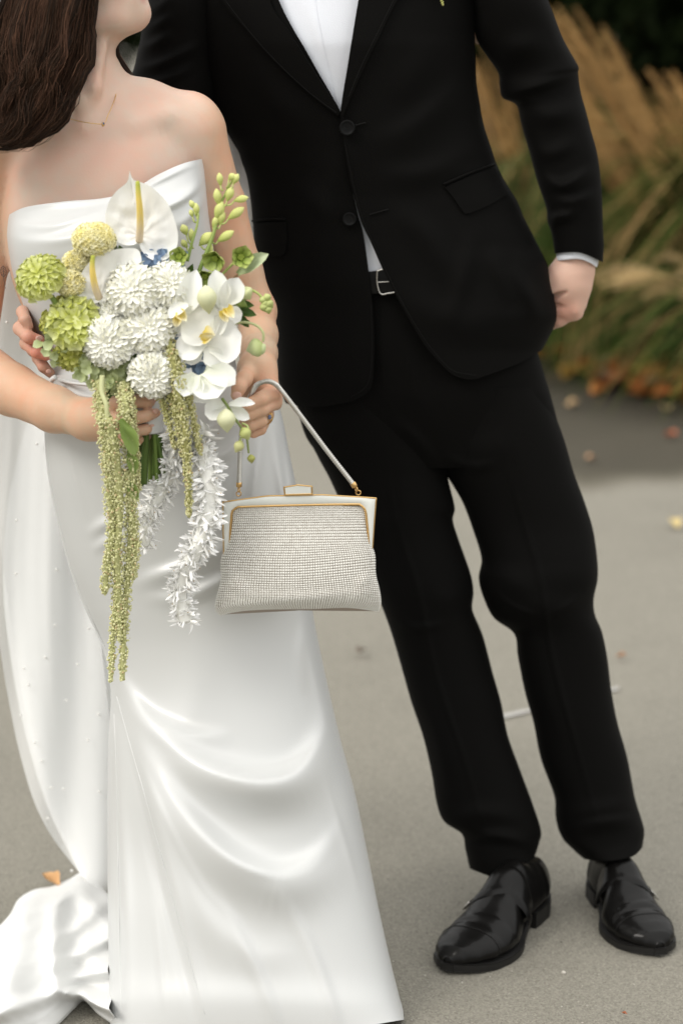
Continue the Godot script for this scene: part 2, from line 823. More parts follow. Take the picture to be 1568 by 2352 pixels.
	m.albedo_texture = st
	m.albedo_color = lin(0.92, 0.925, 0.93)


# ---------------------------------------------------------------- the bride

func bone(f: Field, a: Array, k: float) -> void:
	# [u, v, z, radius] chains in the picture's measure
	for i in range(0, a.size() - 4, 4):
		f.cone(P(a[i], a[i + 1], a[i + 2]), P(a[i + 4], a[i + 5], a[i + 6]), S(a[i + 3], a[i + 2]), S(a[i + 7], a[i + 6]), k)


func finger(f: Field, a: Array, k := 0.004) -> void:
	# one finger as a field of its own joined to the hand only at its root
	bone(f, a, k)


func skin_tone(p: Vector3, warm: float) -> Color:
	var n := noise.get_noise_3d(p.x * 11.0, p.y * 11.0, p.z * 11.0) * 2.0 + noise.get_noise_3d(p.x * 50.0, p.y * 50.0, p.z * 50.0) * 1.2
	var c := Color(0.655 + 0.02 * n, 0.468 - 0.018 * n, 0.372 - 0.02 * n)
	# arms are more tanned than the chest
	var q := UV(p)
	var arm := maxf(maxf(smoothstep(40.0, -10.0, q.x), smoothstep(430.0, 520.0, q.x)), smoothstep(560.0, 700.0, q.y))
	c = c.lerp(Color(0.60 + 0.02 * n, 0.375 - 0.015 * n, 0.25 - 0.015 * n), arm)
	return c.lerp(Color(0.64, 0.32, 0.24), warm)


func build_bride() -> void:
	var root := node("person", null, G(430, 2330))
	tag(root, "woman in a white strapless satin gown and veil with long dark hair", "person")
	root.position = Vector3.ZERO
	bride_body(root)
	bride_hair(root)
	bride_dress(root)
	bride_veil(root)


func bride_body(root: Node3D) -> void:
	var f := Field.new(Vector3(-0.60, 0.82, -0.02), Vector3(-0.07, 1.76, 0.52), 0.0055)
	# chest, shoulders, neck
	f.blob(P(243, 520, 0.2), Vector3(S(226, 0.2), S(335, 0.2), 0.105), 0.01)
	bone(f, [40, 300, 0.20, 52, 120, 275, 0.205, 46, 240, 265, 0.20, 44, 330, 265, 0.2, 44, 430, 276, 0.2, 44], 0.03)
	bone(f, [262, 205, 0.185, 26, 340, 228, 0.19, 27, 430, 258, 0.2, 36], 0.03)
	bone(f, [120, 220, 0.185, 26, -10, 290, 0.2, 40], 0.03)
	bone(f, [203, 300, 0.21, 66, 196, 170, 0.205, 62, 190, 40, 0.2, 58], 0.03)
	bone(f, [448, 296, 0.2, 64, 452, 330, 0.2, 60], 0.03)
	bone(f, [-14, 330, 0.2, 62, -20, 360, 0.2, 58], 0.03)
	# neck tendons and collar bones
	bone(f, [232, 105, 0.244, 15, 216, 200, 0.266, 12, 199, 286, 0.268, 9], 0.016)
	bone(f, [150, 130, 0.25, 14, 180, 230, 0.27, 11, 190, 288, 0.27, 9], 0.016)
	bone(f, [214, 300, 0.262, 9, 300, 288, 0.254, 8, 380, 266, 0.236, 8], 0.026)
	bone(f, [180, 302, 0.262, 9, 90, 306, 0.256, 8, 20, 300, 0.24, 8], 0.026)
	f.cone(P(203, 292, 0.300), P(203, 284, 0.297), 0.006, 0.004, 0.016, true)
	# left arm, reaching forward from the elbow
	bone(f, [456, 312, 0.2, 60, 508, 470, 0.19, 52, 552, 620, 0.185, 47, 588, 715, 0.19, 44], 0.012)
	bone(f, [588, 715, 0.19, 44, 592, 770, 0.27, 43, 594, 812, 0.34, 40, 593, 850, 0.392, 38], 0.012)
	# right arm, bent across the waist
	bone(f, [-18, 340, 0.2, 58, -30, 590, 0.18, 50, -58, 800, 0.18, 48], 0.012)
	bone(f, [-58, 820, 0.19, 50, 30, 896, 0.28, 57, 125, 940, 0.355, 51, 205, 963, 0.405, 41], 0.012)
	# head, turned to the right and raised
	f.blob(P(180, -130, 0.19), Vector3(0.098, 0.118, 0.08), 0.01)
	f.blob(P(255, -60, 0.205), Vector3(0.05, 0.08, 0.062), 0.03)
	bone(f, [226, 46, 0.247, 26, 275, 38, 0.244, 24, 317, 28, 0.228, 17], 0.02)
	bone(f, [236, 40, 0.16, 24, 290, 34, 0.18, 22, 317, 28, 0.222, 16], 0.02)
	bone(f, [317, 32, 0.226, 17, 320, 28, 0.226, 18], 0.012)
	bone(f, [250, 60, 0.205, 28, 300, 44, 0.22, 22], 0.03)
	f.blob(P(296, -10, 0.228), Vector3(0.022, 0.03, 0.03), 0.014)
	bone(f, [308, -8, 0.236, 10, 314, -6, 0.224, 10], 0.006)
	bone(f, [310, -26, 0.236, 8, 317, -24, 0.224, 9], 0.006)
	bone(f, [318, -120, 0.225, 9, 345, -62, 0.225, 12], 0.012)
	f.blob(P(284, -122, 0.258), Vector3(0.016, 0.012, 0.012), 0.008)
	var lip := P(313, -4, 0.236)
	var buf := Buf.new()
	f.into(buf, func(p: Vector3) -> Color:
		var c := skin_tone(p, 0.0)
		var d := (p - lip).length()
		c = c.lerp(Color(0.5, 0.15, 0.12), smoothstep(0.016, 0.009, d))
		# flushed chest below the pendant
		var q := UV(p)
		var fl := exp(-((q.x - 240) * (q.x - 240) / 14000.0 + (q.y - 350) * (q.y - 350) / 5000.0))
		return c.lerp(Color(0.70, 0.43, 0.35), fl * 0.4))
	# right hand round the stems
	var h := Field.new(P(150, 1050, 0.36), P(395, 870, 0.53), 0.0024)
	bone(h, [150, 948, 0.372, 48, 205, 963, 0.405, 41], 0.01)
	bone(h, [200, 960, 0.402, 41, 262, 930, 0.438, 20], 0.014)
	bone(h, [205, 966, 0.405, 38, 268, 968, 0.446, 20], 0.014)
	bone(h, [205, 972, 0.405, 32, 272, 1000, 0.442, 18], 0.014)
	bone(h, [225, 950, 0.405, 26, 290, 900, 0.41, 17], 0.014)
	bone(h, [215, 965, 0.42, 34, 245, 962, 0.437, 30], 0.014)
	finger(h, [262, 926, 0.44, 18, 300, 921, 0.478, 16, 335, 923, 0.474, 14, 350, 924, 0.458, 12], 0.0018)
	finger(h, [266, 962, 0.45, 18, 300, 962, 0.488, 16, 336, 955, 0.482, 14, 357, 948, 0.464, 12], 0.0018)
	finger(h, [270, 994, 0.446, 16, 304, 990, 0.482, 14, 334, 986, 0.476, 13, 349, 980, 0.46, 11], 0.0018)
	finger(h, [264, 1008, 0.434, 14, 296, 1014, 0.468, 13, 322, 1008, 0.465, 12, 338, 1002, 0.452, 10], 0.0018)
	finger(h, [288, 900, 0.41, 16, 330, 902, 0.42, 14, 362, 931, 0.43, 11], 0.0018)
	var tipc := P(345, 960, 0.465)
	h.into(buf, func(p: Vector3) -> Color:
		return skin_tone(p, smoothstep(0.05, 0.0, (p - tipc).length()) * 0.35))
	# left hand holding the chain of the bag
	h = Field.new(P(515, 1030, 0.32), P(690, 780, 0.50), 0.0024)
	bone(h, [594, 800, 0.32, 40, 594, 812, 0.34, 40, 593, 850, 0.392, 38], 0.01)
	bone(h, [592, 845, 0.385, 37, 616, 900, 0.414, 22], 0.012)
	bone(h, [592, 850, 0.388, 36, 622, 918, 0.412, 20], 0.012)
	bone(h, [590, 850, 0.385, 34, 606, 945, 0.402, 20], 0.012)
	bone(h, [580, 850, 0.385, 28, 592, 960, 0.39, 22], 0.012)
	bone(h, [584, 900, 0.388, 30, 592, 940, 0.385, 26], 0.012)
	finger(h, [622, 902, 0.424, 18, 600, 916, 0.449, 17.5, 570, 930, 0.455, 15, 552, 928, 0.44, 12.5, 552, 926, 0.418, 12], 0.002)
	finger(h, [626, 925, 0.42, 17, 602, 940, 0.446, 16, 572, 952, 0.452, 14, 558, 952, 0.434, 12.5, 560, 950, 0.41, 12], 0.002)
	finger(h, [614, 952, 0.41, 16, 600, 966, 0.440, 15, 578, 976, 0.445, 14, 560, 974, 0.428, 12, 562, 968, 0.405, 11], 0.002)
	finger(h, [605, 972, 0.40, 14, 598, 986, 0.425, 13.5, 582, 994, 0.43, 12, 568, 990, 0.415, 11, 570, 984, 0.40, 10], 0.002)
	finger(h, [572, 850, 0.405, 19, 560, 872, 0.437, 18, 549, 890, 0.453, 15.5, 542, 908, 0.456, 12.5], 0.006)
	h.cone(P(630, 906, 0.428), P(636, 912, 0.42), S(13, 0.42), S(11, 0.42), 0.008)
	h.cone(P(634, 926, 0.42), P(636, 930, 0.415), S(11, 0.42), S(10, 0.42), 0.008)
	var kn := P(626, 915, 0.43)
	h.into(buf, func(p: Vector3) -> Color:
		return skin_tone(p, smoothstep(0.045, 0.0, (p - kn).length()) * 0.22))
	put("body", buf, M.skin, root)
	# nails
	for n in [[352, 920, 0.474, 8, 0.5], [358, 944, 0.478, 8, 0.4], [351, 977, 0.472, 7, 0.4], [340, 999, 0.464, 6, 0.3], [544, 908, 0.4735, 11, -0.1]]:
		var b := Buf.new()
		b.ball(P(n[0], n[1], n[2]), Vector3(S(n[3], n[2]), S(n[3] * 0.8, n[2]), 0.0016), 10, 6, Basis(Vector3.UP, n[4]))
		put("fingernail", b, M.nail, root)
	var lb := Buf.new()
	lb.ball(P(304, -1, 0.245), Vector3(0.0105, 0.0055, 0.0065), 14, 9, Basis(Vector3.BACK, -0.12))
	put("lips", lb, M.lips, root)
	# necklace and pendant
	var nb := Buf.new()
	var chain := p3([122, 258, 0.262, 160, 272, 0.286, 200, 281, 0.298, 237, 283, 0.2965, 248, 264, 0.288, 258, 242, 0.273, 265, 222, 0.252, 268, 203, 0.234, 265, 186, 0.212])
	nb.tube(even3(chain, 60), PackedFloat32Array([0.00055]), 5)
	for i in 40:
		nb.ball(cr3(chain, (i + 0.5) / 40.0), Vector3(0.0009, 0.0009, 0.0009), 5, 4)
	var neck := put("necklace", nb, M.gold, root)
	var pend := Buf.new()
	pend.ball(P(237, 285, 0.3), Vector3(0.0026, 0.0032, 0.0026), 10, 7)
	put("pendant", pend, M.gold, neck)
	var pg := Buf.new()
	pg.ball(P(238, 283, 0.3022), Vector3(0.0015, 0.0017, 0.0012), 8, 5)
	put("gemstone", pg, M.gem, neck)
	# ring on the third finger
	var rb := Buf.new()
	var rc := P(608, 958, 0.425)
	var ax := (P(600, 966, 0.440) - P(614, 952, 0.41)).normalized()
	for w in [[-0.002, 0.0011], [0.0025, 0.0009]]:
		var loop := PackedVector3Array()
		var sx := ax.cross(Vector3.UP).normalized()
		var sy := sx.cross(ax)
		for i in 25:
			loop.append(rc + ax * w[0] + (sx * cos(TAU * i / 24) + sy * sin(TAU * i / 24)) * S(17.2, 0.42))
		rb.tube(loop, PackedFloat32Array([w[1]]), 6, false)
	for i in 10:
		rb.ball(P(619, 958, 0.4405) + Vector3(cos(TAU * i / 10) * 0.0034, sin(TAU * i / 10) * 0.0042, 0), Vector3(0.001, 0.001, 0.001), 6, 4)
	var ring := put("ring", rb, M.gold, root)
	var gb := Buf.new()
	gb.ball(P(619, 958, 0.441), Vector3(0.0028, 0.0036, 0.0022), 8, 5)
	put("gemstone", gb, M.gem, ring, true)
	# small leaf tattoo on the right upper arm
	var tb := Buf.new()
	var c0 := P(8, 623, 0.222)
	var leaf := []
	for i in 13:
		var a := PI * i / 12.0
		leaf.append(Vector3(cos(a) * 0.008, 0, 0))
	for s in [-1.0, 1.0]:
		var path := PackedVector3Array()
		for i in 13:
			var t := i / 12.0
			path.append(c0 + Vector3(s * sin(PI * t) * 0.0045, (0.5 - t) * 0.017, 0.0))
		tb.tube(path, PackedFloat32Array([0.00035]), 4)
	for k in 6:
		var y := 0.006 - k * 0.0024
		tb.tube(PackedVector3Array([c0 + Vector3(0, y - 0.002, 0), c0 + Vector3(0.0036, y, 0)]), PackedFloat32Array([0.0003]), 4)
		tb.tube(PackedVector3Array([c0 + Vector3(0, y - 0.002, 0), c0 + Vector3(-0.0036, y, 0)]), PackedFloat32Array([0.0003]), 4)
	tb.tube(PackedVector3Array([c0 + Vector3(0, 0.008, 0), c0 + Vector3(0, -0.012, 0), c0 + Vector3(0.002, -0.026, -0.002)]), PackedFloat32Array([0.00035]), 4)
	put("tattoo", tb, M.tattoo, root)


func bride_hair(root: Node3D) -> void:
	var guides := [
		[150, -260, 0.24, 212, -150, 0.275, 218, -40, 0.292, 210, 50, 0.298, 190, 130, 0.305, 152, 190, 0.315, 122, 260, 0.328, 66, 318, 0.332, 4, 326, 0.328],
		[140, -260, 0.26, 160, -150, 0.295, 158, -40, 0.315, 142, 50, 0.325, 118, 140, 0.335, 104, 200, 0.342, 84, 262, 0.345, 34, 306, 0.344, -30, 312, 0.336],
		[120, -260, 0.26, 100, -150, 0.296, 84, -40, 0.318, 62, 50, 0.332, 44, 140, 0.345, 40, 200, 0.350, 26, 256, 0.350, -16, 296, 0.346, -70, 296, 0.336],
		[90, -250, 0.24, 44, -140, 0.28, 18, -30, 0.302, -4, 60, 0.315, -22, 140, 0.325, -28, 210, 0.330, -40, 268, 0.328, -70, 310, 0.322, -110, 306, 0.312]]
	var gp := []
	for g in guides:
		gp.append(even3(p3(g), 26))
	var tones := [Color(0.022, 0.012, 0.008), Color(0.038, 0.020, 0.013), Color(0.066, 0.034, 0.021), Color(0.125, 0.066, 0.041)]
	var b := Buf.new()
	# locks below, loose strands above
	for i in 2600:
		var lock := i < 160
		var x := rng.randf() * 3.0
		var k := mini(int(x), 2)
		var t := x - k
		var off := Vector3(rng.randfn(0, 0.004), rng.randfn(0, 0.004), rng.randf_range(-0.024, -0.006) if lock else rng.randf_range(-0.012, 0.006))
		var ph := rng.randf() * TAU
		var wv := rng.randf_range(0.001, 0.004) * (1.0 if lock else 1.6)
		var fq := rng.randf_range(7.0, 13.0)
		var path := PackedVector3Array()
		var rad := PackedFloat32Array()
		var r0 := rng.randf_range(0.004, 0.007) if lock else rng.randf_range(0.0003, 0.0008)
		var stop := (24 if i % 3 else 26) if lock else (26 if rng.randf() < 0.35 else rng.randi_range(18, 26))
		var start := 0 if lock else rng.randi_range(0, 5)
		for j in range(start, stop + 1):
			var s := j / 26.0
			var p: Vector3 = gp[k][j].lerp(gp[k + 1][j], t)
			var curl := wv * s * (2.0 if lock else 1.4)
			p += off * (0.4 + s) + Vector3(sin(s * fq + ph) * curl, cos(s * fq * 0.8 + ph) * curl * 0.5, sin(s * fq * 1.2 + ph) * curl * 0.6)
			var cx := x * 1.3 + 7.0
			p += Vector3(noise.get_noise_2d(cx, s * 2.6), noise.get_noise_2d(cx + 30.0, s * 2.6) * 0.5, noise.get_noise_2d(cx + 60.0, s * 2.6)) * 0.030 * smoothstep(0.15, 0.6, s)
			path.append(p)
			rad.append(r0 * (1.0 - 0.75 * pow(s, 3.0)) * (1.0 if lock else minf(1.0, (stop + 1 - j) / 5.0)))
		b.tint = tones[0] if lock else tones[clampi(int(1.6 + 2.6 * noise.get_noise_1d(x * 4.0) + rng.randfn(0, 0.7)), 0, 3)]
		b.tube(path, rad, 6 if lock else 4, false)
	# flyaways
	for i in 220:
		var x := rng.randf() * 3.0
		var k := mini(int(x), 2)
		var t := x - k
		var off := Vector3(rng.randfn(0, 0.012), rng.randfn(0, 0.010), rng.randf_range(-0.004, 0.012))
		var path := PackedVector3Array()
		var rad := PackedFloat32Array()
		for j in range(6, 27):
			var s := j / 26.0
			path.append(gp[k][j].lerp(gp[k + 1][j], t) + off * s + Vector3(sin(s * 9.0 + i) * 0.006, cos(s * 7.0 + i) * 0.003, 0))
			rad.append(0.00035 * (1.0 - 0.7 * s))
		b.tint = tones[rng.randi_range(1, 3)]
		b.tube(path, rad, 3, false)
	# the side behind the neck
	var back := [even3(p3([200, -240, 0.12, 252, -90, 0.12, 262, 40, 0.135, 262, 100, 0.14, 276, 140, 0.135, 308, 190, 0.125]), 18), even3(p3([170, -240, 0.10, 225, -60, 0.10, 240, 60, 0.12, 240, 120, 0.125, 255, 170, 0.12, 280, 200, 0.115]), 18)]
	for i in 150:
		var t := rng.randf()
		var off := Vector3(rng.randfn(0, 0.003), rng.randfn(0, 0.003), rng.randf_range(-0.02, 0.01))
		var path := PackedVector3Array()
		var rad := PackedFloat32Array()
		var r0 := 0.006 if i < 30 else rng.randf_range(0.0006, 0.0013)
		for j in 19:
			path.append(back[0][j].lerp(back[1][j], t) + off * (0.3 + j / 18.0) + Vector3(sin(j * 0.5 + i) * 0.0012, 0, 0))
			rad.append(r0 * (1.0 - 0.7 * pow(j / 18.0, 2.0)))
		b.tint = tones[0 if i < 30 else rng.randi_range(0, 3)]
		b.tube(path, rad, 4, false)
	b.tint = tones[0]
	b.ball(P(150, -140, 0.165), Vector3(0.112, 0.128, 0.098), 28, 18)
	b.tint = Color(1, 1, 1)
	put("hair", b, M.hair, root)


func bride_dress(root: Node3D) -> void:
	var dress := node("gown", root)
	# bodice: pleats sweep across the bust
	ridges.clear()
	ridge([14, 512, 60, 517, 120, 516, 200, 492, 262, 474], 13, 0.007, 7)
	ridge([12, 548, 70, 552, 140, 548, 215, 530, 300, 512], 16, 0.006, 9)
	ridge([22, 486, 60, 474, 150, 464, 235, 457, 300, 441], 9, 0.004)
	ridge([470, 374, 430, 384, 385, 404, 340, 426, 300, 446], 10, 0.006, 7)
	ridge([476, 392, 455, 430, 420, 458, 380, 478, 330, 500], 15, 0.011, 7)
	ridge([480, 430, 462, 470, 430, 505, 390, 530], 14, 0.008, 8)
	ridge([20, 600, 60, 620, 100, 660, 150, 690], 12, 0.005, 6)
	ridge([60, 722, 100, 752, 150, 762, 210, 762], 10, 0.006, 6)
	var rows := [
		[[19, 494, 60, 475, 150, 462, 235, 455, 300, 438, 360, 402, 420, 375, 466, 364], 0.21, 0.118, 0.07],
		[[17, 508, 60, 500, 150, 488, 235, 480, 300, 464, 360, 432, 420, 406, 470, 392], 0.21, 0.135, 0.08],
		[[16, 545, 150, 540, 300, 512, 420, 470, 474, 440], 0.21, 0.165, 0.09],
		[[22, 590, 150, 592, 300, 575, 480, 500], 0.21, 0.172, 0.09],
		[[34, 645, 250, 650, 492, 580], 0.21, 0.15, 0.09],
		[[62, 722, 260, 726, 505, 680], 0.21, 0.128, 0.09],
		[[98, 790, 270, 800, 520, 760], 0.21, 0.118, 0.085],
		[[118, 838, 290, 850, 535, 810], 0.21, 0.12, 0.085],
		[[119, 868, 300, 880, 545, 850], 0.21, 0.13, 0.09]]
	var b := loft(rows, 120, 40, 90, 0.72, true)
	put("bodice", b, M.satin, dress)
	# waist seam, piped
	# skirt: long draped folds from the left hip
	ridges.clear()
	ridge([118, 880, 170, 905, 240, 912, 300, 900], 13, 0.008, 8)
	ridge([250, 1470, 268, 1540, 300, 1602, 350, 1655, 440, 1690, 540, 1694], 36, 0.017, 18)
	ridge([262, 1560, 300, 1634, 370, 1705, 480, 1772, 590, 1800, 682, 1782, 738, 1716, 768, 1620, 772, 1540], 60, 0.040, 30)
	ridge([272, 1610, 330, 1740, 410, 1862, 500, 1956, 590, 2008, 660, 2022, 735, 1990, 806, 1890], 66, 0.038, 34)
	ridge([286, 1650, 340, 1830, 420, 2020, 500, 2140, 590, 2200, 700, 2190], 50, 0.014, 34)
	ridge([268, 1590, 316, 1800, 364, 2000, 408, 2160, 440, 2290, 460, 2400], 15, -0.013, 24)
	ridge([262, 1640, 276, 1800, 286, 2000, 292, 2200, 292, 2400], 10, 0.012, 16)
	ridge([300, 1660, 350, 1860, 400, 2060, 440, 2220, 480, 2400], 22, 0.012, 20)
	ridge([196, 1232, 235, 1206, 290, 1184, 340, 1150], 16, 0.013, 12)
	ridge([205, 1268, 260, 1236, 310, 1222], 14, 0.008, 10)
	ridge([300, 1352, 345, 1328, 420, 1304, 500, 1268, 560, 1240], 22, 0.012, 16)
	ridge([320, 1372, 420, 1372, 520, 1330, 600, 1300], 18, 0.008, 14)
	ridge([360, 1130, 430, 1080, 520, 1040, 580, 990], 16, 0.008, 14)
	ridge([330, 1080, 380, 1020, 440, 965], 15, 0.008, 12)
	ridge([628, 960, 636, 1040, 648, 1120, 660, 1200, 668, 1290], 12, 0.011, 10)
	ridge([600, 980, 594, 1060, 580, 1140, 566, 1210], 14, 0.010, 10)
	ridge([560, 1020, 548, 1100, 530, 1180], 12, 0.006, 12)
	ridge([652, 960, 664, 1060, 676, 1180, 690, 1300], 9, 0.012, 8)
	ridge([690, 1390, 712, 1500, 736, 1600, 760, 1700], 14, 0.008, 18)
	ridge([772, 1560, 792, 1680, 822, 1800, 850, 1950, 880, 2120], 20, 0.014, 14)
	ridge([700, 1420, 690, 1500, 700, 1600], 14, 0.006, 14)
	# small pulls and creases of the cloth
	ridge([300, 1700, 380, 1880, 470, 2040, 560, 2130], 9, 0.0022, 6)
	ridge([280, 1690, 320, 1850, 360, 2010, 392, 2170], 7, 0.0025, 5)
	ridge([420, 1730, 520, 1772, 600, 1776, 700, 1740, 760, 1650], 18, 0.004, 12)
	ridge([420, 1880, 540, 1975, 640, 1996, 740, 1950, 800, 1850], 20, 0.005, 14)
	ridge([740, 1760, 764, 1850, 800, 1960, 830, 2080], 10, 0.004, 8)
	ridge([620, 2020, 700, 2150, 760, 2300, 790, 2420], 20, 0.006, 14)
	ridge([480, 2020, 560, 2170, 620, 2300, 650, 2420], 20, 0.006, 14)
	ridge([350, 2060, 366, 2180, 378, 2330], 9, 0.003, 7)
	ridge([150, 1010, 175, 1110, 205, 1200], 10, 0.003, 8)
	ridge([400, 1010, 460, 1000, 520, 960], 10, 0.004, 7)
	ridge([610, 1120, 622, 1200, 630, 1290], 9, 0.004, 7)
	rows = [
		[[117, 862, 540, 846], 0.22, 0.125, 0.10],
		[[112, 900, 380, 910, 604, 880], 0.22, 0.135, 0.12],
		[[102, 985, 400, 1000, 642, 940], 0.22, 0.145, 0.13],
		[[110, 1090, 664, 1040], 0.215, 0.15, 0.13],
		[[130, 1190, 686, 1150], 0.21, 0.152, 0.13],
		[[158, 1300, 703, 1280], 0.205, 0.155, 0.13],
		[[196, 1400, 716, 1392], 0.20, 0.16, 0.12],
		[[236, 1490, 734, 1490], 0.20, 0.165, 0.12],
		[[254, 1590, 758, 1600], 0.20, 0.18, 0.13],
		[[249, 1700, 784, 1710], 0.21, 0.195, 0.15],
		[[247, 1830, 816, 1830], 0.23, 0.205, 0.17],
		[[247, 1960, 845, 1970], 0.26, 0.20, 0.20],
		[[248, 2090, 873, 2110], 0.31, 0.18, 0.24],
		[[250, 2220, 902, 2240], 0.365, 0.15, 0.29],
		[[251, 2300, 919, 2310], 0.405, 0.13, 0.32],
		[[252, 2352, 520, 2400, 927, 2343], 0.43, 0.115, 0.34]]
	b = loft(rows, 190, 40, 260, 0.78, true)
	for i in b.v.size():
		b.v[i].y = maxf(b.v[i].y, 0.004)
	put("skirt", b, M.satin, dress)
	# seams that cross the front
	for line in [[268, 1600, 296, 1700, 336, 1840, 390, 2040, 436, 2210, 470, 2330], [104, 990, 114, 1090, 134, 1185, 164, 1300, 202, 1400, 242, 1490], [262, 1640, 268, 1800, 272, 2000, 276, 2200, 278, 2330]]:
		var seam := PackedVector3Array()
		for q in even2(v2(line), 46):
			var best := 1e9
			var at := Vector3.ZERO
			for i in b.v.size():
				if i % 230 > 190:
					continue
				var g := b.uv[i] * 600.0 - q
				if absf(g.x) < 12.0 and absf(g.y) < 12.0 and g.length_squared() < best:
					best = g.length_squared()
					at = b.v[i]
			if best < 1e8:
				seam.append(P(q.x, q.y, at.z + 0.0002))
		for pass_ in 3:
			for i in range(1, seam.size() - 1):
				seam[i] = seam[i] * 0.5 + (seam[i - 1] + seam[i + 1]) * 0.25
		if seam.size() > 4:
			var sb := Buf.new()
			sb.tube(seam, PackedFloat32Array([0.0007]), 6)
			put("seam", sb, M.satin, dress)
	# covered button and loop at the waist
	b = Buf.new()
	b.tube(even3(p3([128, 866, 0.315, 118, 874, 0.31, 114, 890, 0.31, 118, 902, 0.312]), 14), PackedFloat32Array([0.004]), 7)
	b.tube(even3(p3([117, 868, 0.24, 170, 880, 0.335, 250, 886, 0.36, 350, 880, 0.365, 470, 862, 0.34, 540, 846, 0.24]), 60), PackedFloat32Array([0.0025]), 6)
	put("waist_seam", b, M.satin, dress)
	train(dress)


func train(dress: Node3D) -> void:
	# the back of the skirt falls to the left, seen through the veil
	ridges.clear()
	ridge([60, 1000, 40, 1300, 70, 1600, 140, 1900], 40, 0.012, 30)
	ridge([140, 1100, 130, 1400, 160, 1700, 210, 1980], 36, 0.012, 30)
	ridge([190, 1500, 215, 1750, 238, 2000], 22, 0.012, 18)
	var q := coons([70, 940, 20, 1150, 8, 1350, 26, 1520, 60, 1690, 108, 1850, 160, 1960, 196, 2030], [300, 940, 310, 1200, 320, 1500, 320, 1800, 320, 2080], [70, 940, 180, 945, 300, 940], [196, 2030, 250, 2060, 320, 2080], 40, 70)
	var b := sheet(q, 40, 70, func(u: float, v: float) -> float: return veil_z(v) - 0.035 + 0.00012 * (u - 120.0), 0.002, true)
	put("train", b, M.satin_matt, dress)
	# the part that lies on the path: one smooth heap, with the lower edge turned over beside the skirt
	var nu := 80
	var nv := 80
	var far_edge := even2(v2([-90, 2180, -20, 2142, 20, 2106, 44, 2066, 80, 2044, 120, 2036, 160, 2020, 196, 2004, 236, 2040, 270, 2076]), nu)
	var near_edge := even2(v2([-90, 2440, -20, 2420, 60, 2398, 110, 2376, 140, 2350, 172, 2318, 196, 2300, 226, 2330, 270, 2360]), nu)
	var pts := PackedVector3Array()
	var uvs := PackedVector2Array()
	for j in nv + 1:
		var t := float(j) / nv
		for i in nu + 1:
			var s := float(i) / nu
			var w := far_edge[i].lerp(near_edge[i], t)
			var u := w.x
			var v := w.y
			var right := smoothstep(140.0, 178.0, u)
			var hgt := 0.055 * smoothstep(0.0, 0.2, t) * smoothstep(1.0, 0.45, t) * (1.0 - 0.5 * right)
			hgt += 0.022 * exp(-pow((u - 92.0 + 50.0 * t) / 44.0, 2.0)) * smoothstep(0.0, 0.15, t) * smoothstep(1.0, 0.7, t)
			hgt += 0.018 * exp(-pow((u - (168.0 - 16.0 * t)) / 16.0, 2.0)) * smoothstep(0.04, 0.2, t) * smoothstep(0.9, 0.6, t)
			for f in [[2126.0, 0.9, 24.0, 0.014], [2186.0, 0.5, 20.0, 0.02], [2238.0, 0.2, 17.0, 0.02], [2286.0, -0.35, 18.0, 0.03]]:
				hgt += float(f[3]) * exp(-pow((v - (float(f[0]) - float(f[1]) * (u - 200.0))) / float(f[2]), 2.0)) * right
			hgt += 0.014 * exp(-pow((v - (2330.0 - 0.35 * u)) / 18.0, 2.0)) * (1.0 - right)
			hgt += 0.005 * noise.get_noise_2d(u * 0.008, v * 0.008)
			var rim := clampf(minf(t, 1.0 - t) * 8.0, 0.0, 1.0)
			hgt = maxf(hgt, 0.0) * sqrt(rim) + 0.003 + 0.016 * sqrt(rim)
			var g := G(u, v)
			pts.append(Vector3(g.x, hgt, g.z + hgt * 2.2))
			uvs.append(w / 600.0)
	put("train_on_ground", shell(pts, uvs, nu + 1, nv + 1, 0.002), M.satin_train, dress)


func veil_z(v: float) -> float:
	return 0.06 - 0.07 * smoothstep(600.0, 950.0, v) - 0.06 * smoothstep(1000.0, 2100.0, v)


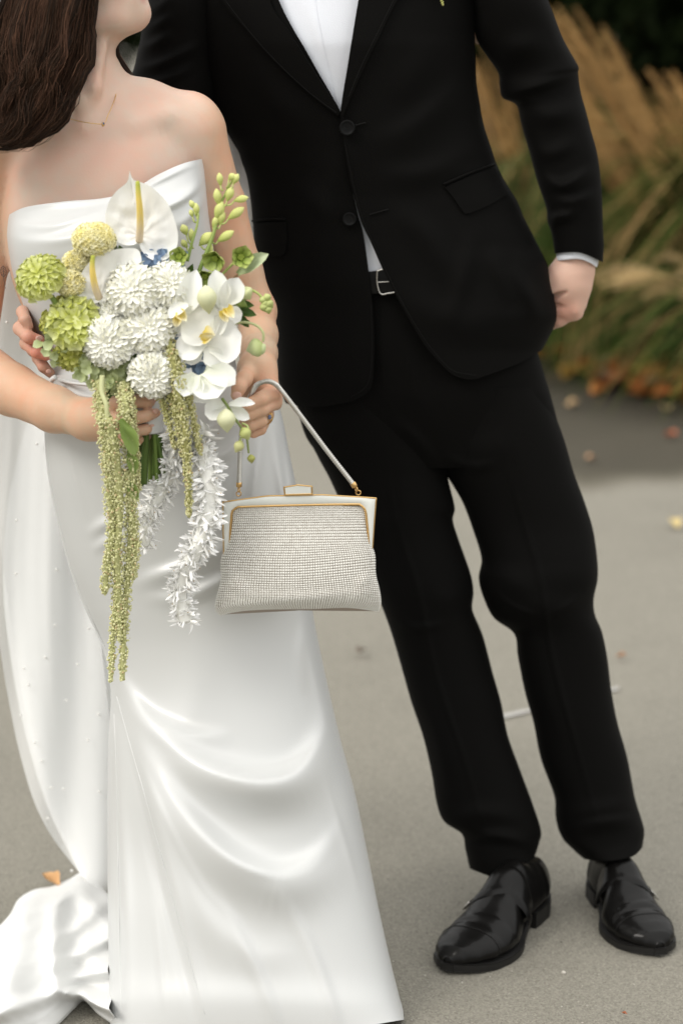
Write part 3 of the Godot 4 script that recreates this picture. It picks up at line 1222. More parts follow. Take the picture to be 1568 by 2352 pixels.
func bride_veil(root: Node3D) -> void:
	var veil := node("veil", root)
	ridges.clear()
	for k in 7:
		ridge([60 + k * 26, 500, 30 + k * 30, 1000, 10 + k * 34, 1400, 60 + k * 28, 1800], 14 + k % 3 * 5, 0.004, 18)
	# two layers of tulle on the left
	for layer in 2:
		var o := layer * 34.0
		var q := coons([20, -150, -40, 200, -60, 700, -40 + o, 1200, 2 + o, 1500, 28 + o, 1650, 48 + o, 1740, 78 + o, 1840, 118 + o * 0.8, 1920, 182, 2004],
			[170, -150, 190, 200, 200, 700, 205, 1200, 235, 1500, 256, 1700, 262, 1900, 268, 2074], [20, -150, 100, -160, 170, -150], [182, 2004, 218, 2046, 268, 2074], 44, 90)
		var b := sheet(q, 44, 90, func(u: float, v: float) -> float:
			return veil_z(v) + layer * 0.014 + 0.008 * sin(u * 0.045 + v * 0.002), 0.0, true)
		put("tulle_layer", b, M.tulle, veil)
	# and behind the left arm, below the man's sleeve
	var q2 := coons([380, 200, 420, 330, 470, 500, 520, 720], [494, 200, 526, 300, 580, 420, 592, 560, 640, 720], [380, 200, 430, 196, 494, 200], [520, 720, 580, 724, 640, 720], 20, 50)
	for k in 2:
		put("tulle_layer", sheet(q2, 20, 50, func(u: float, _v: float) -> float: return -0.105 - 0.012 * k + 0.006 * sin(u * 0.11 + k), 0.0), M.tulle, veil)
	# pearls sewn on
	var pb := Buf.new()
	pb.ball(Vector3.ZERO, Vector3(0.0024, 0.0024, 0.0024), 10, 7)
	var pm := pb.mesh()
	for s in [[134, 1016], [16, 740], [85, 1020], [104, 1510], [48, 1643], [152, 1609], [66, 1574], [178, 1526], [227, 1640], [118, 1809], [38, 1195], [55, 1536], [130, 1308], [202, 1700], [172, 1332], [80, 1706], [110, 1880], [146, 1812], [127, 1436], [204, 1444], [228, 1818], [165, 2000], [96, 1748], [36, 1318]]:
		var p := obj("pearl", pm, M.pearl, veil)
		p.position = P(s[0], s[1], veil_z(s[1]) + 0.026)


# ---------------------------------------------------------------- the groom

const JACKET_LEFT := [-170, 620, -120, 450, -60, 396, 0, 404, 120, 447, 235, 487, 300, 519, 350, 549, 420, 571, 500, 580, 560, 584, 640, 602, 700, 630, 800, 635, 870, 637, 930, 656]
const JACKET_RIGHT := [-170, 930, -120, 1080, -60, 1125, 0, 1098, 80, 1090, 180, 1093, 270, 1106, 370, 1136, 400, 1151, 470, 1191, 560, 1231, 600, 1256, 640, 1264, 690, 1275, 725, 1282, 770, 1262, 805, 1244, 870, 1252, 930, 1262]


func torso_z(u: float, v: float) -> float:
	var l := line_at(JACKET_LEFT, v)
	var r := line_at(JACKET_RIGHT, v)
	var x := clampf((u - (l + r) * 0.5) / ((r - l) * 0.5), -1.0, 1.0)
	var df := line_at([-170, 0.07, -60, 0.115, 100, 0.135, 300, 0.125, 450, 0.12, 700, 0.135, 930, 0.14], v)
	return -0.09 + df * pow(maxf(1.0 - x * x, 0.0), 0.42)


func build_groom() -> void:
	var root := node("person")
	tag(root, "man in a black two-button suit, white shirt and black monk-strap shoes", "person")
	jacket(root)
	groom_sleeves(root)
	shirt_and_belt(root)
	trousers(root)
	groom_body(root)
	shoe(root, G(1030, 2238), G(1242, 2076), -1.0)
	shoe(root, G(1512, 2200), G(1370, 2036), 1.0)


func jacket(root: Node3D) -> void:
	var j := node("jacket", root)
	ridges.clear()
	# soft creases running from the closed button
	ridge([800, 300, 760, 420, 720, 560, 690, 700], 46, 0.0096, 36)
	ridge([660, 420, 720, 460, 770, 520], 30, 0.0064)
	ridge([840, 330, 930, 300, 1010, 240, 1070, 170], 40, 0.0096, 26)
	ridge([850, 400, 950, 400, 1040, 370, 1100, 330], 32, 0.0080, 24)
	ridge([880, 480, 960, 520, 1010, 590, 1040, 680], 36, 0.0096, 30)
	ridge([1080, 520, 1072, 600, 1050, 690, 1030, 760], 24, 0.0096, 20)
	ridge([1130, 560, 1150, 640, 1180, 700], 22, 0.0080)
	ridge([1170, 600, 1215, 680, 1240, 740], 20, 0.0128)
	ridge([900, 650, 990, 720, 1080, 745, 1190, 720], 40, 0.0080)
	ridge([560, 120, 640, 240, 730, 300], 36, 0.0064)
	ridge([1000, 80, 960, 160, 900, 240], 40, 0.0064)
	# right side of the jacket, under
	var left := []
	for v in range(-140, 931, 60):
		left.append_array([line_at(JACKET_LEFT, v), v])
	left.append_array([656, 926])
	var q := coons(left, [600, -140, 640, 0, 710, 130, 780, 253, 796, 300, 803, 400, 818, 480, 832, 530, 842, 592, 850, 660, 856, 720, 859, 800, 856, 868], [line_at(JACKET_LEFT, -140), -140, 560, -146, 600, -140], [656, 926, 700, 935, 760, 931, 812, 920, 846, 898, 856, 868], 56, 120)
	put("right_front", sheet(q, 56, 120, func(u: float, v: float) -> float: return torso_z(u, v), 0.003, true), M.suit, j)
	# left side, lapped over it
	var right := []
	for v in range(-140, 800, 40):
		right.append_array([line_at(JACKET_RIGHT, v), v])
	right.append_array([1244, 804])
	q = coons([850, -140, 823, 0, 800, 140, 782, 254, 786, 300, 801, 400, 827, 502, 853, 560, 879, 619, 910, 680, 944, 742, 978, 796, 1019, 843, 1040, 861], right, [850, -140, 960, -150, line_at(JACKET_RIGHT, -140), -140], [1040, 861, 1062, 869, 1092, 870, 1150, 850, 1200, 830, 1244, 804], 64, 120)
	put("left_front", sheet(q, 64, 120, func(u: float, v: float) -> float: return torso_z(u, v) + 0.008, 0.003, true), M.suit, j)
	# back and shoulders
	var pts := PackedVector3Array()
	var uvs := PackedVector2Array()
	for r in 41:
		var v := lerpf(-172, 924, r / 40.0)
		var ve := lerpf(-172, 802, r / 40.0)
		var l := P(line_at(JACKET_LEFT, v), v, -0.088)
		var e := P(line_at(JACKET_RIGHT, ve), ve, -0.088)
		var db := line_at([-172, 0.06, -60, 0.11, 200, 0.12, 500, 0.10, 900, 0.13], v)
		for i in 41:
			var t := i / 40.0
			var p := l.lerp(e, (1.0 - cos(PI * t)) * 0.5)
			p.z -= db * pow(sin(PI * t), 0.7)
			pts.append(p)
			uvs.append(Vector2(t, v / 600.0))
	var b := Buf.new()
	b.grid(pts, 41, 41, false, uvs)
	put("back_panel", b, M.suit, j)
	# collar ring and lapels
	var lap := func(u: float, v: float) -> float: return torso_z(u, v) + 0.0075 + folds(u, v)
	q = coons([440, -150, 510, 0, 560, 62, 622, 132, 700, 206, 776, 266], [585, -150, 619, 0, 660, 66, 700, 130, 745, 200, 781, 255], [440, -150, 520, -158, 585, -150], [776, 266, 779, 262, 781, 255], 14, 60)
	put("lapel", sheet(q, 14, 60, lap, 0.004), M.suit, j)
	q = coons([860, -150, 824, 0, 812, 66, 802, 130, 792, 200, 783, 256], [1010, -150, 912, 0, 872, 80, 838, 150, 806, 222, 786, 268], [860, -150, 940, -158, 1010, -150], [783, 256, 784, 262, 786, 268], 14, 60)
	put("lapel", sheet(q, 14, 60, func(u: float, v: float) -> float: return torso_z(u, v) + 0.0145 + folds(u, v), 0.004), M.suit, j)
	# pocket flaps and their welts
	q = coons([1022, 430, 1040, 452, 1052, 470, 1064, 486], [1135, 384, 1150, 415, 1166, 446], [1022, 430, 1080, 404, 1135, 384], [1064, 486, 1074, 490, 1120, 472, 1166, 446], 24, 14)
	put("pocket_flap", sheet(q, 24, 14, func(u: float, v: float) -> float: return torso_z(u, v) + 0.0125 + folds(u, v), 0.003), M.suit, j)
	q = coons([582, 514, 583, 550, 586, 588], [654, 510, 657, 545, 655, 578], [582, 514, 620, 510, 654, 510], [586, 588, 620, 589, 645, 588, 655, 578], 18, 14)
	put("pocket_flap", sheet(q, 18, 14, func(u: float, v: float) -> float: return torso_z(u, v) + 0.0045 + folds(u, v), 0.003), M.suit, j)
	for w in [[1018, 423, 1080, 396, 1135, 377, 0.011], [580, 507, 620, 503, 655, 504, 0.003]]:
		b = Buf.new()
		var path := PackedVector3Array()
		for i in 13:
			var c := cr2(v2([w[0], w[1], w[2], w[3], w[4], w[5]]), i / 12.0)
			path.append(P(c.x, c.y, torso_z(c.x, c.y) + w[6] + folds(c.x, c.y)))
		b.tube(path, PackedFloat32Array([0.0022]), 6)
		put("pocket_welt", b, M.suit, j)
	# edge stitching shows as a fine raised line
	for line in [[[517, 0, 568, 66, 630, 136, 706, 208, 772, 258], 0.012], [[903, 0, 864, 80, 830, 150, 800, 222], 0.019], [[792, 330, 806, 400, 832, 502, 858, 560, 885, 619, 916, 680, 950, 740, 984, 792, 1024, 838, 1046, 854, 1092, 862], 0.0115], [[852, 700, 854, 800, 850, 860, 838, 890, 806, 912], 0.0035]]:
		var path := PackedVector3Array()
		for c in even2(v2(line[0]), 60):
			path.append(P(c.x, c.y, torso_z(c.x, c.y) + line[1] + folds(c.x, c.y)))
		b = Buf.new()
		b.tube(path, PackedFloat32Array([0.0005]), 5)
		put("stitching", b, M.suit_edge, j)
	# buttons and buttonholes
	for k in [[797, 293, 17.5, 0.0175], [802, 503, 15.5, 0.0075]]:
		var at := P(k[0], k[1], torso_z(k[0], k[1]) + k[3] + folds(k[0], k[1]))
		var face := Vector3(-0.05, 0.1, 1).normalized()
		var basis := Basis(Quaternion(Vector3.BACK, face))
		b = Buf.new()
		var prof := [[0.0, 0.0], [0.55, 0.0002], [0.68, 0.0007], [0.78, 0.0016], [0.9, 0.0018], [1.0, 0.0008], [0.96, -0.0012], [0.0, -0.0012]]
		var bp := PackedVector3Array()
		for r in prof:
			for i in 28:
				var a := -TAU * i / 28.0
				bp.append(at + basis * Vector3(cos(a) * r[0] * S(k[2], 0.03), sin(a) * r[0] * S(k[2], 0.03), r[1]))
		b.grid(bp, 28, prof.size(), true)
		var but := put("button", b, M.button, j)
		b = Buf.new()
		for h in [[-1, -1], [1, -1], [1, 1], [-1, 1]]:
			b.ball(at + basis * Vector3(h[0] * 0.0016, h[1] * 0.0016, 0.0003), Vector3(0.0008, 0.0008, 0.0004), 7, 5)
		put("hole", b, M.suit_edge, but)
	for k in [[817, 287, 840, 281, 0.0105], [850, 492, 892, 480, 0.0105]]:
		b = Buf.new()
		var pth := PackedVector3Array()
		for i in 9:
			var u := lerpf(k[0], k[2], i / 8.0)
			var v := lerpf(k[1], k[3], i / 8.0)
			pth.append(P(u, v, torso_z(u, v) + k[4] + folds(u, v)))
		b.tube(pth, PackedFloat32Array([0.0011]), 6)
		b.ball(pth[0], Vector3(0.0016, 0.0016, 0.0012), 8, 5)
		put("buttonhole", b, M.suit_edge, j)
	# sprig pinned to the lapel, its tip hangs into view
	b = Buf.new()
	for i in 46:
		var t := i / 45.0
		var c := Vector2(1004 + 12 * t, -46 + 56 * t)
		b.tint = Color(0.34, 0.38, 0.10).lerp(Color(0.42, 0.40, 0.16), rng.randf())
		b.ball(P(c.x + rng.randfn(0, 3.2) * (1.1 - t), c.y, torso_z(c.x, c.y) + 0.022 + rng.randf() * 0.004), Vector3.ONE * S(2.6, 0.03), 6, 4)
	put("boutonniere", b, M.bobble, root)


func groom_sleeves(root: Node3D) -> void:
	var s := node("sleeve", root)
	ridges.clear()
	ridge([1140, 205, 1200, 205, 1270, 185, 1332, 160], 11, 0.016, 26)
	ridge([1130, 120, 1190, 110, 1260, 90], 30, 0.0096)
	ridge([1190, 250, 1260, 265, 1340, 250], 24, 0.0096)
	ridge([1205, 330, 1260, 352, 1330, 320], 18, 0.0080)
	ridge([1226, 395, 1290, 425, 1370, 380], 16, 0.0144, 12)
	ridge([1250, 455, 1310, 462, 1380, 440], 16, 0.0112, 12)
	ridge([1250, 500, 1300, 495, 1330, 470], 12, 0.0096)
	ridge([1262, 540, 1276, 500, 1300, 480], 10, 0.0080)
	var rows := [
		[[1060, -110, 1180, -120], -0.08, 0.085, 0.09],
		[[1068, -50, 1232, -60], -0.08, 0.085, 0.09],
		[[1086, 20, 1262, 10], -0.08, 0.082, 0.085],
		[[1092, 84, 1290, 82], -0.09, 0.08, 0.08],
		[[1119, 130, 1311, 122], -0.095, 0.076, 0.075],
		[[1144, 168, 1328, 153], -0.1, 0.074, 0.072],
		[[1147, 198, 1327, 168], -0.1, 0.068, 0.07],
		[[1154, 224, 1333, 210], -0.1, 0.068, 0.07],
		[[1186, 242, 1344, 250], -0.098, 0.066, 0.066],
		[[1197, 288, 1356, 296], -0.096, 0.064, 0.062],
		[[1216, 352, 1371, 352], -0.094, 0.062, 0.06],
		[[1234, 418, 1380, 420], -0.092, 0.06, 0.055],
		[[1254, 478, 1383, 480], -0.09, 0.056, 0.05],
		[[1256, 506, 1384, 520], -0.09, 0.054, 0.05],
		[[1267, 540, 1386, 560], -0.09, 0.052, 0.048],
		[[1273, 582, 1330, 580, 1384, 602], -0.09, 0.05, 0.046]]
	put("left_sleeve", loft(rows, 56, 30, 130, 0.8, true, false), M.suit, s)
	rows = [[[1275, 570, 1330, 572, 1374, 590], -0.09, 0.042, 0.04], [[1277, 584, 1325, 582, 1374, 600], -0.09, 0.043, 0.04], [[1278, 598, 1325, 594, 1352, 602, 1370, 613], -0.09, 0.042, 0.04], [[1282, 596, 1325, 592, 1352, 600, 1366, 610], -0.09, 0.034, 0.034], [[1284, 580, 1325, 580, 1364, 596], -0.09, 0.03, 0.03]]
	put("shirt_cuff", loft(rows, 40, 24, 24, 0.8), M.shirt, s)
	# right sleeve, round the back of the bride
	ridges.clear()
	ridge([300, 150, 350, 150, 420, 120, 470, 96], 14, 0.012, 10)
	ridge([306, 110, 350, 100, 400, 70], 14, 0.010, 10)
	ridge([320, 196, 380, 180, 450, 150], 14, 0.010, 10)
	ridge([322, 70, 360, 56, 400, 30], 14, 0.008, 10)
	ridge([330, 30, 370, 10, 400, -20], 14, 0.006, 10)
	rows = [
		[[400, -120, 520, -110], -0.085, 0.08, 0.09],
		[[352, -50, 512, -50], -0.085, 0.088, 0.09],
		[[330, 20, 500, 20], -0.08, 0.09, 0.085],
		[[324, 80, 498, 90], -0.08, 0.085, 0.08],
		[[312, 140, 496, 150], -0.08, 0.08, 0.075],
		[[300, 190, 494, 215], -0.075, 0.075, 0.07],
		[[292, 290, 470, 320], -0.06, 0.06, 0.06],
		[[270, 420, 450, 470], -0.04, 0.055, 0.055],
		[[230, 540, 400, 620], -0.01, 0.05, 0.05],
		[[180, 600, 320, 720], 0.02, 0.045, 0.045],
		[[130, 650, 220, 770], 0.05, 0.04, 0.04],
		[[100, 690, 150, 790], 0.085, 0.036, 0.036]]
	put("right_sleeve", loft(rows, 48, 26, 110, 0.85, true), M.suit, s)


func shirt_and_belt(root: Node3D) -> void:
	ridges.clear()
	ridge([700, -40, 730, 60, 760, 160], 20, 0.003)
	var in_z := func(u: float, v: float) -> float: return torso_z(u, v) - 0.013 + folds(u, v)
	var sh := node("shirt", root)
	var q := coons([560, -150, 580, 0, 680, 200, 760, 420, 800, 660], [890, -150, 880, 0, 860, 200, 900, 420, 930, 660], [560, -150, 720, -160, 890, -150], [800, 660, 860, 662, 930, 660], 40, 80)
	put("shirt_front", sheet(q, 40, 80, in_z, 0.002), M.shirt, sh)
	q = coons([716, -150, 726, 0, 742, 90, 760, 170, 788, 300], [826, -150, 826, 0, 822, 90, 818, 170, 824, 300], [716, -150, 770, -152, 826, -150], [788, 300, 806, 300, 824, 300], 14, 50)
	put("placket", sheet(q, 14, 50, func(u: float, v: float) -> float: return torso_z(u, v) - 0.0105 + folds(u, v), 0.002), M.shirt, sh)
	var belt := node("belt", root)
	q = coons([828, 626, 834, 650, 838, 676], [930, 618, 938, 645, 944, 672], [828, 626, 880, 620, 930, 618], [838, 676, 890, 672, 944, 672], 14, 8)
	put("strap", sheet(q, 14, 8, func(u: float, v: float) -> float: return torso_z(u, v) - 0.006, 0.003), M.leather, belt)
	var b := Buf.new()
	var loop := PackedVector3Array()
	for c in [[866, 622], [884, 617], [902, 620], [912, 645], [908, 668], [892, 673], [874, 674], [866, 650], [866, 622]]:
		loop.append(P(c[0], c[1], torso_z(c[0], c[1]) - 0.001))
	b.tube(even3(loop, 60), PackedFloat32Array([0.0013]), 8, false)
	b.tube(PackedVector3Array([P(868, 648, torso_z(868, 648)), P(912, 645, torso_z(912, 645))]), PackedFloat32Array([0.0009]), 6)
	put("buckle", b, M.steel, belt)


func trousers(root: Node3D) -> void:
	var t := node("trousers", root)
	ridges.clear()
	ridge([900, 700, 930, 800, 960, 900, 1000, 1000], 30, 0.006)
	ridge([1020, 1080, 1100, 1040, 1200, 1010], 36, 0.006)
	ridge([870, 690, 876, 800, 900, 960], 20, 0.006, 40)
	ridge([960, 900, 930, 1100, 940, 1300, 980, 1500], 24, 0.005, 60)
	ridge([1180, 900, 1200, 1100, 1240, 1300], 24, 0.005, 60)
	ridge([1105, 1290, 1180, 1350, 1270, 1370], 40, 0.008, 30)
	ridge([1150, 1420, 1230, 1400, 1340, 1380], 30, 0.008, 30)
	ridge([1230, 1440, 1260, 1600, 1310, 1750], 24, 0.006, 50)
	ridge([940, 1590, 985, 1640, 1010, 1720, 1040, 1850], 16, 0.008, 40)
	ridge([985, 1380, 1040, 1380, 1080, 1360], 30, 0.006)
	ridge([1020, 1890, 1100, 1870, 1220, 1880], 22, 0.008)
	ridge([1300, 1905, 1380, 1890, 1470, 1880], 18, 0.010, 14)
	ridge([1290, 1870, 1380, 1860, 1460, 1840], 20, 0.007)
	ridge([1060, 1930, 1140, 1922, 1236, 1940], 12, 0.010, 16)
	# pressed creases down the front of each leg
	ridge([880, 980, 905, 1180, 960, 1360, 1000, 1550, 1070, 1760, 1130, 1990], 7, 0.004)
	ridge([1130, 960, 1190, 1160, 1240, 1330, 1270, 1520, 1330, 1740, 1390, 1960], 7, 0.004)
	ridge([1010, 1040, 1080, 1070, 1150, 1060], 14, 0.006, 9)
	ridge([900, 960, 960, 1010, 1010, 1080], 14, 0.006, 9)
	ridge([1110, 1330, 1170, 1390, 1250, 1420], 12, 0.006, 8)
	ridge([1370, 1330, 1310, 1390, 1240, 1420], 12, 0.005, 8)
	ridge([890, 1410, 950, 1440, 1030, 1430], 12, 0.005, 8)
	var rows := [
		[[720, 628, 1205, 620], -0.085, 0.112, 0.11],
		[[690, 760, 1216, 740], -0.085, 0.115, 0.125],
		[[676, 880, 1250, 860], -0.085, 0.115, 0.125],
		[[684, 940, 1266, 915], -0.08, 0.108, 0.12],
		[[706, 1010, 1284, 990], -0.08, 0.095, 0.11],
		[[760, 1075, 1290, 1075], -0.075, 0.07, 0.09]]
	put("hips", loft(rows, 90, 40, 60, 0.7, true), M.suit, t)
	rows = [
		[[674, 870, 990, 870], -0.08, 0.10, 0.10],
		[[698, 980, 1012, 985], -0.08, 0.098, 0.10],
		[[730, 1050, 1027, 1060], -0.08, 0.094, 0.095],
		[[757, 1100, 1029, 1100], -0.078, 0.09, 0.09],
		[[786, 1165, 1044, 1165], -0.074, 0.088, 0.086],
		[[797, 1196, 1040, 1196], -0.072, 0.088, 0.085],
		[[816, 1245, 1055, 1245], -0.07, 0.088, 0.084],
		[[846, 1320, 1081, 1320], -0.062, 0.09, 0.082],
		[[863, 1362, 1087, 1362], -0.058, 0.09, 0.08],
		[[880, 1402, 1085, 1402], -0.054, 0.086, 0.08],
		[[901, 1462, 1109, 1462], -0.05, 0.082, 0.08],
		[[925, 1545, 1131, 1545], -0.042, 0.08, 0.08],
		[[944, 1612, 1150, 1612], -0.034, 0.08, 0.08],
		[[971, 1692, 1166, 1690], -0.024, 0.078, 0.078],
		[[990, 1772, 1195, 1772], -0.014, 0.078, 0.078],
		[[1003, 1848, 1224, 1850], -0.004, 0.078, 0.076],
		[[1020, 1888, 1130, 1900, 1242, 1908], 0.0, 0.078, 0.07],
		[[1060, 1916, 1140, 1930, 1238, 1936], 0.002, 0.076, 0.066],
		[[1068, 1950, 1140, 1964, 1231, 1958], 0.004, 0.078, 0.064],
		[[1078, 1994, 1134, 2014, 1176, 2014, 1226, 1968], 0.006, 0.082, 0.06],
		[[1082, 1988, 1134, 2006, 1176, 2006, 1222, 1962], 0.006, 0.074, 0.055]]
	put("right_leg", loft(rows, 70, 36, 240, 0.72, true), M.suit, t)
	rows = [
		[[960, 890, 1250, 890], -0.085, 0.102, 0.10],
		[[984, 1000, 1292, 1000], -0.085, 0.1, 0.10],
		[[1022, 1085, 1317, 1085], -0.082, 0.096, 0.095],
		[[1060, 1150, 1341, 1150], -0.08, 0.094, 0.09],
		[[1085, 1215, 1361, 1215], -0.076, 0.094, 0.086],
		[[1105, 1283, 1371, 1283], -0.068, 0.1, 0.085],
		[[1099, 1330, 1372, 1330], -0.062, 0.104, 0.085],
		[[1111, 1376, 1363, 1376], -0.06, 0.1, 0.085],
		[[1134, 1420, 1366, 1412], -0.06, 0.094, 0.085],
		[[1180, 1456, 1382, 1452], -0.062, 0.086, 0.082],
		[[1189, 1510, 1394, 1510], -0.06, 0.082, 0.082],
		[[1205, 1590, 1404, 1590], -0.056, 0.08, 0.08],
		[[1225, 1662, 1418, 1662], -0.05, 0.078, 0.078],
		[[1241, 1742, 1440, 1740], -0.044, 0.078, 0.077],
		[[1272, 1828, 1457, 1830], -0.036, 0.078, 0.076],
		[[1276, 1882, 1472, 1880], -0.032, 0.078, 0.074],
		[[1290, 1924, 1390, 1940, 1479, 1908], -0.028, 0.08, 0.068],
		[[1318, 1954, 1400, 1962, 1477, 1932], -0.026, 0.084, 0.064],
		[[1342, 1974, 1392, 1979, 1450, 1968, 1474, 1948], -0.024, 0.088, 0.06],
		[[1344, 1966, 1392, 1971, 1450, 1960, 1470, 1942], -0.024, 0.08, 0.055]]
	put("left_leg", loft(rows, 70, 36, 240, 0.72, true), M.suit, t)


func groom_body(root: Node3D) -> void:
	var buf := Buf.new()
	# right hand on the waist of the bride
	var h := Field.new(P(15, 890, 0.08), P(200, 680, 0.345), 0.0025)
	bone(h, [170, 742, 0.08, 36, 112, 738, 0.14, 38, 74, 752, 0.20, 34], 0.01)
	bone(h, [74, 752, 0.20, 32, 62, 752, 0.235, 24], 0.01)
	bone(h, [84, 780, 0.195, 28, 82, 800, 0.225, 22], 0.012)
	finger(h, [58, 728, 0.235, 16, 52, 716, 0.262, 14, 58, 734, 0.285, 13, 66, 748, 0.286, 11], 0.003)
	finger(h, [58, 752, 0.235, 18, 47, 754, 0.268, 16.5, 66, 774, 0.292, 14.5, 90, 781, 0.288, 12.5], 0.003)
	finger(h, [72, 782, 0.232, 18, 62, 788, 0.262, 16, 84, 808, 0.286, 14, 106, 817, 0.284, 12], 0.003)
	finger(h, [92, 812, 0.228, 15, 88, 822, 0.25, 14, 100, 842, 0.272, 13, 116, 857, 0.27, 11], 0.003)
	var red := P(100, 800, 0.3)
	var tone := func(p: Vector3) -> Color:
		var d := smoothstep(0.05, 0.01, (p - red).length())
		return Color(0.56, 0.33, 0.24).lerp(Color(0.60, 0.23, 0.165), d * 0.9)
	h.into(buf, tone)
	# left hand, thumb and fingers in the trouser pocket
	h = Field.new(P(1205, 800, -0.17), P(1395, 555, -0.035), 0.0025)
	bone(h, [1324, 560, -0.09, 37, 1320, 604, -0.088, 39, 1312, 650, -0.084, 43], 0.012)
	bone(h, [1324, 630, -0.092, 36, 1326, 696, -0.084, 20], 0.014)
	bone(h, [1310, 630, -0.084, 38, 1318, 716, -0.079, 16], 0.014)
	bone(h, [1296, 640, -0.082, 36, 1294, 712, -0.078, 18], 0.014)
	bone(h, [1290, 640, -0.09, 34, 1268, 690, -0.09, 24], 0.014)
	bone(h, [1296, 626, -0.084, 24, 1268, 648, -0.08, 19, 1236, 690, -0.09, 15], 0.010)
	finger(h, [1318, 718, -0.080, 15, 1284, 735, -0.086, 14, 1240, 756, -0.11, 13], 0.006)
	finger(h, [1308, 704, -0.077, 16, 1270, 716, -0.084, 15, 1232, 730, -0.11, 14], 0.007)
	bone(h, [1300, 622, -0.074, 12, 1290, 652, -0.068, 13, 1272, 672, -0.068, 12], 0.008)
	bone(h, [1326, 640, -0.070, 6, 1322, 712, -0.068, 8], 0.010)
	h.cone(P(1256, 684, -0.072), P(1298, 672, -0.055), S(12, -0.06), S(4, -0.06), 0.003, true)
	h.cone(P(1258, 698, -0.074), P(1304, 708, -0.058), S(9, -0.06), S(3, -0.06), 0.003, true)
	h.cone(P(1322, 722, -0.078), P(1326, 722, -0.08), S(12, -0.08), S(10, -0.08), 0.006)
	var kn := P(1290, 720, -0.06)
	h.into(buf, func(p: Vector3) -> Color:
		return Color(0.66, 0.43, 0.335).lerp(Color(0.66, 0.31, 0.23), smoothstep(0.045, 0.0, (p - kn).length()) * 0.7))
	# neck and head, above the picture
	h = Field.new(Vector3(-0.16, 1.44, -0.22), Vector3(0.14, 1.90, 0.10), 0.008)
	h.cone(Vector3(-0.01, 1.46, -0.10), Vector3(-0.03, 1.62, -0.075), 0.062, 0.06, 0.02)
	h.blob(Vector3(-0.045, 1.735, -0.06), Vector3(0.078, 0.118, 0.10), 0.02)
	h.cone(Vector3(-0.04, 1.64, -0.03), Vector3(-0.055, 1.625, 0.015), 0.05, 0.028, 0.03)
	h.cone(Vector3(-0.055, 1.735, 0.03), Vector3(-0.06, 1.69, 0.055), 0.01, 0.014, 0.015)
	h.into(buf, func(_p: Vector3) -> Color: return Color(0.50, 0.30, 0.215))
	# arms and chest under the clothes tie the hands to the neck
	h = Field.new(Vector3(-0.60, 0.98, -0.26), Vector3(0.48, 1.56, 0.16), 0.012)
	h.blob(Vector3(-0.01, 1.3, -0.10), Vector3(0.13, 0.2, 0.07), 0.02)
	h.cone(Vector3(-0.01, 1.4, -0.10), Vector3(-0.01, 1.5, -0.10), 0.07, 0.06, 0.03)
	h.cone(Vector3(-0.12, 1.43, -0.11), Vector3(0.14, 1.43, -0.11), 0.045, 0.045, 0.03)
	bone(h, [1060, 40, -0.11, 50, 1170, 60, -0.1, 50, 1240, 180, -0.10, 46, 1300, 380, -0.092, 40, 1322, 560, -0.09, 32, 1316, 640, -0.088, 30], 0.012)
	bone(h, [560, 40, -0.1, 50, 440, 60, -0.08, 50, 360, 400, -0.04, 36, 240, 660, 0.03, 32, 150, 740, 0.10, 28, 80, 756, 0.2, 24], 0.012)
	h.into(buf, func(_p: Vector3) -> Color: return Color(0.60, 0.385, 0.29))
	put("body", buf, M.skin, root)
	for n in [[90, 777, 0.3005, 9, 0.6], [106, 812, 0.297, 9, 0.6], [112, 853, 0.2815, 7, 0.4]]:
		var nb := Buf.new()
		nb.ball(P(n[0], n[1], n[2]), Vector3(S(n[3], n[2]), S(n[3] * 0.8, n[2]), 0.0016), 10, 6, Basis(Vector3.UP, n[4]))
		put("fingernail", nb, M.nail, root)
	var hb := Buf.new()
	hb.tint = Color(0.03, 0.018, 0.01)
	hb.ball(Vector3(-0.043, 1.775, -0.075), Vector3(0.088, 0.095, 0.104), 24, 16)
	put("hair", hb, M.hair, root)


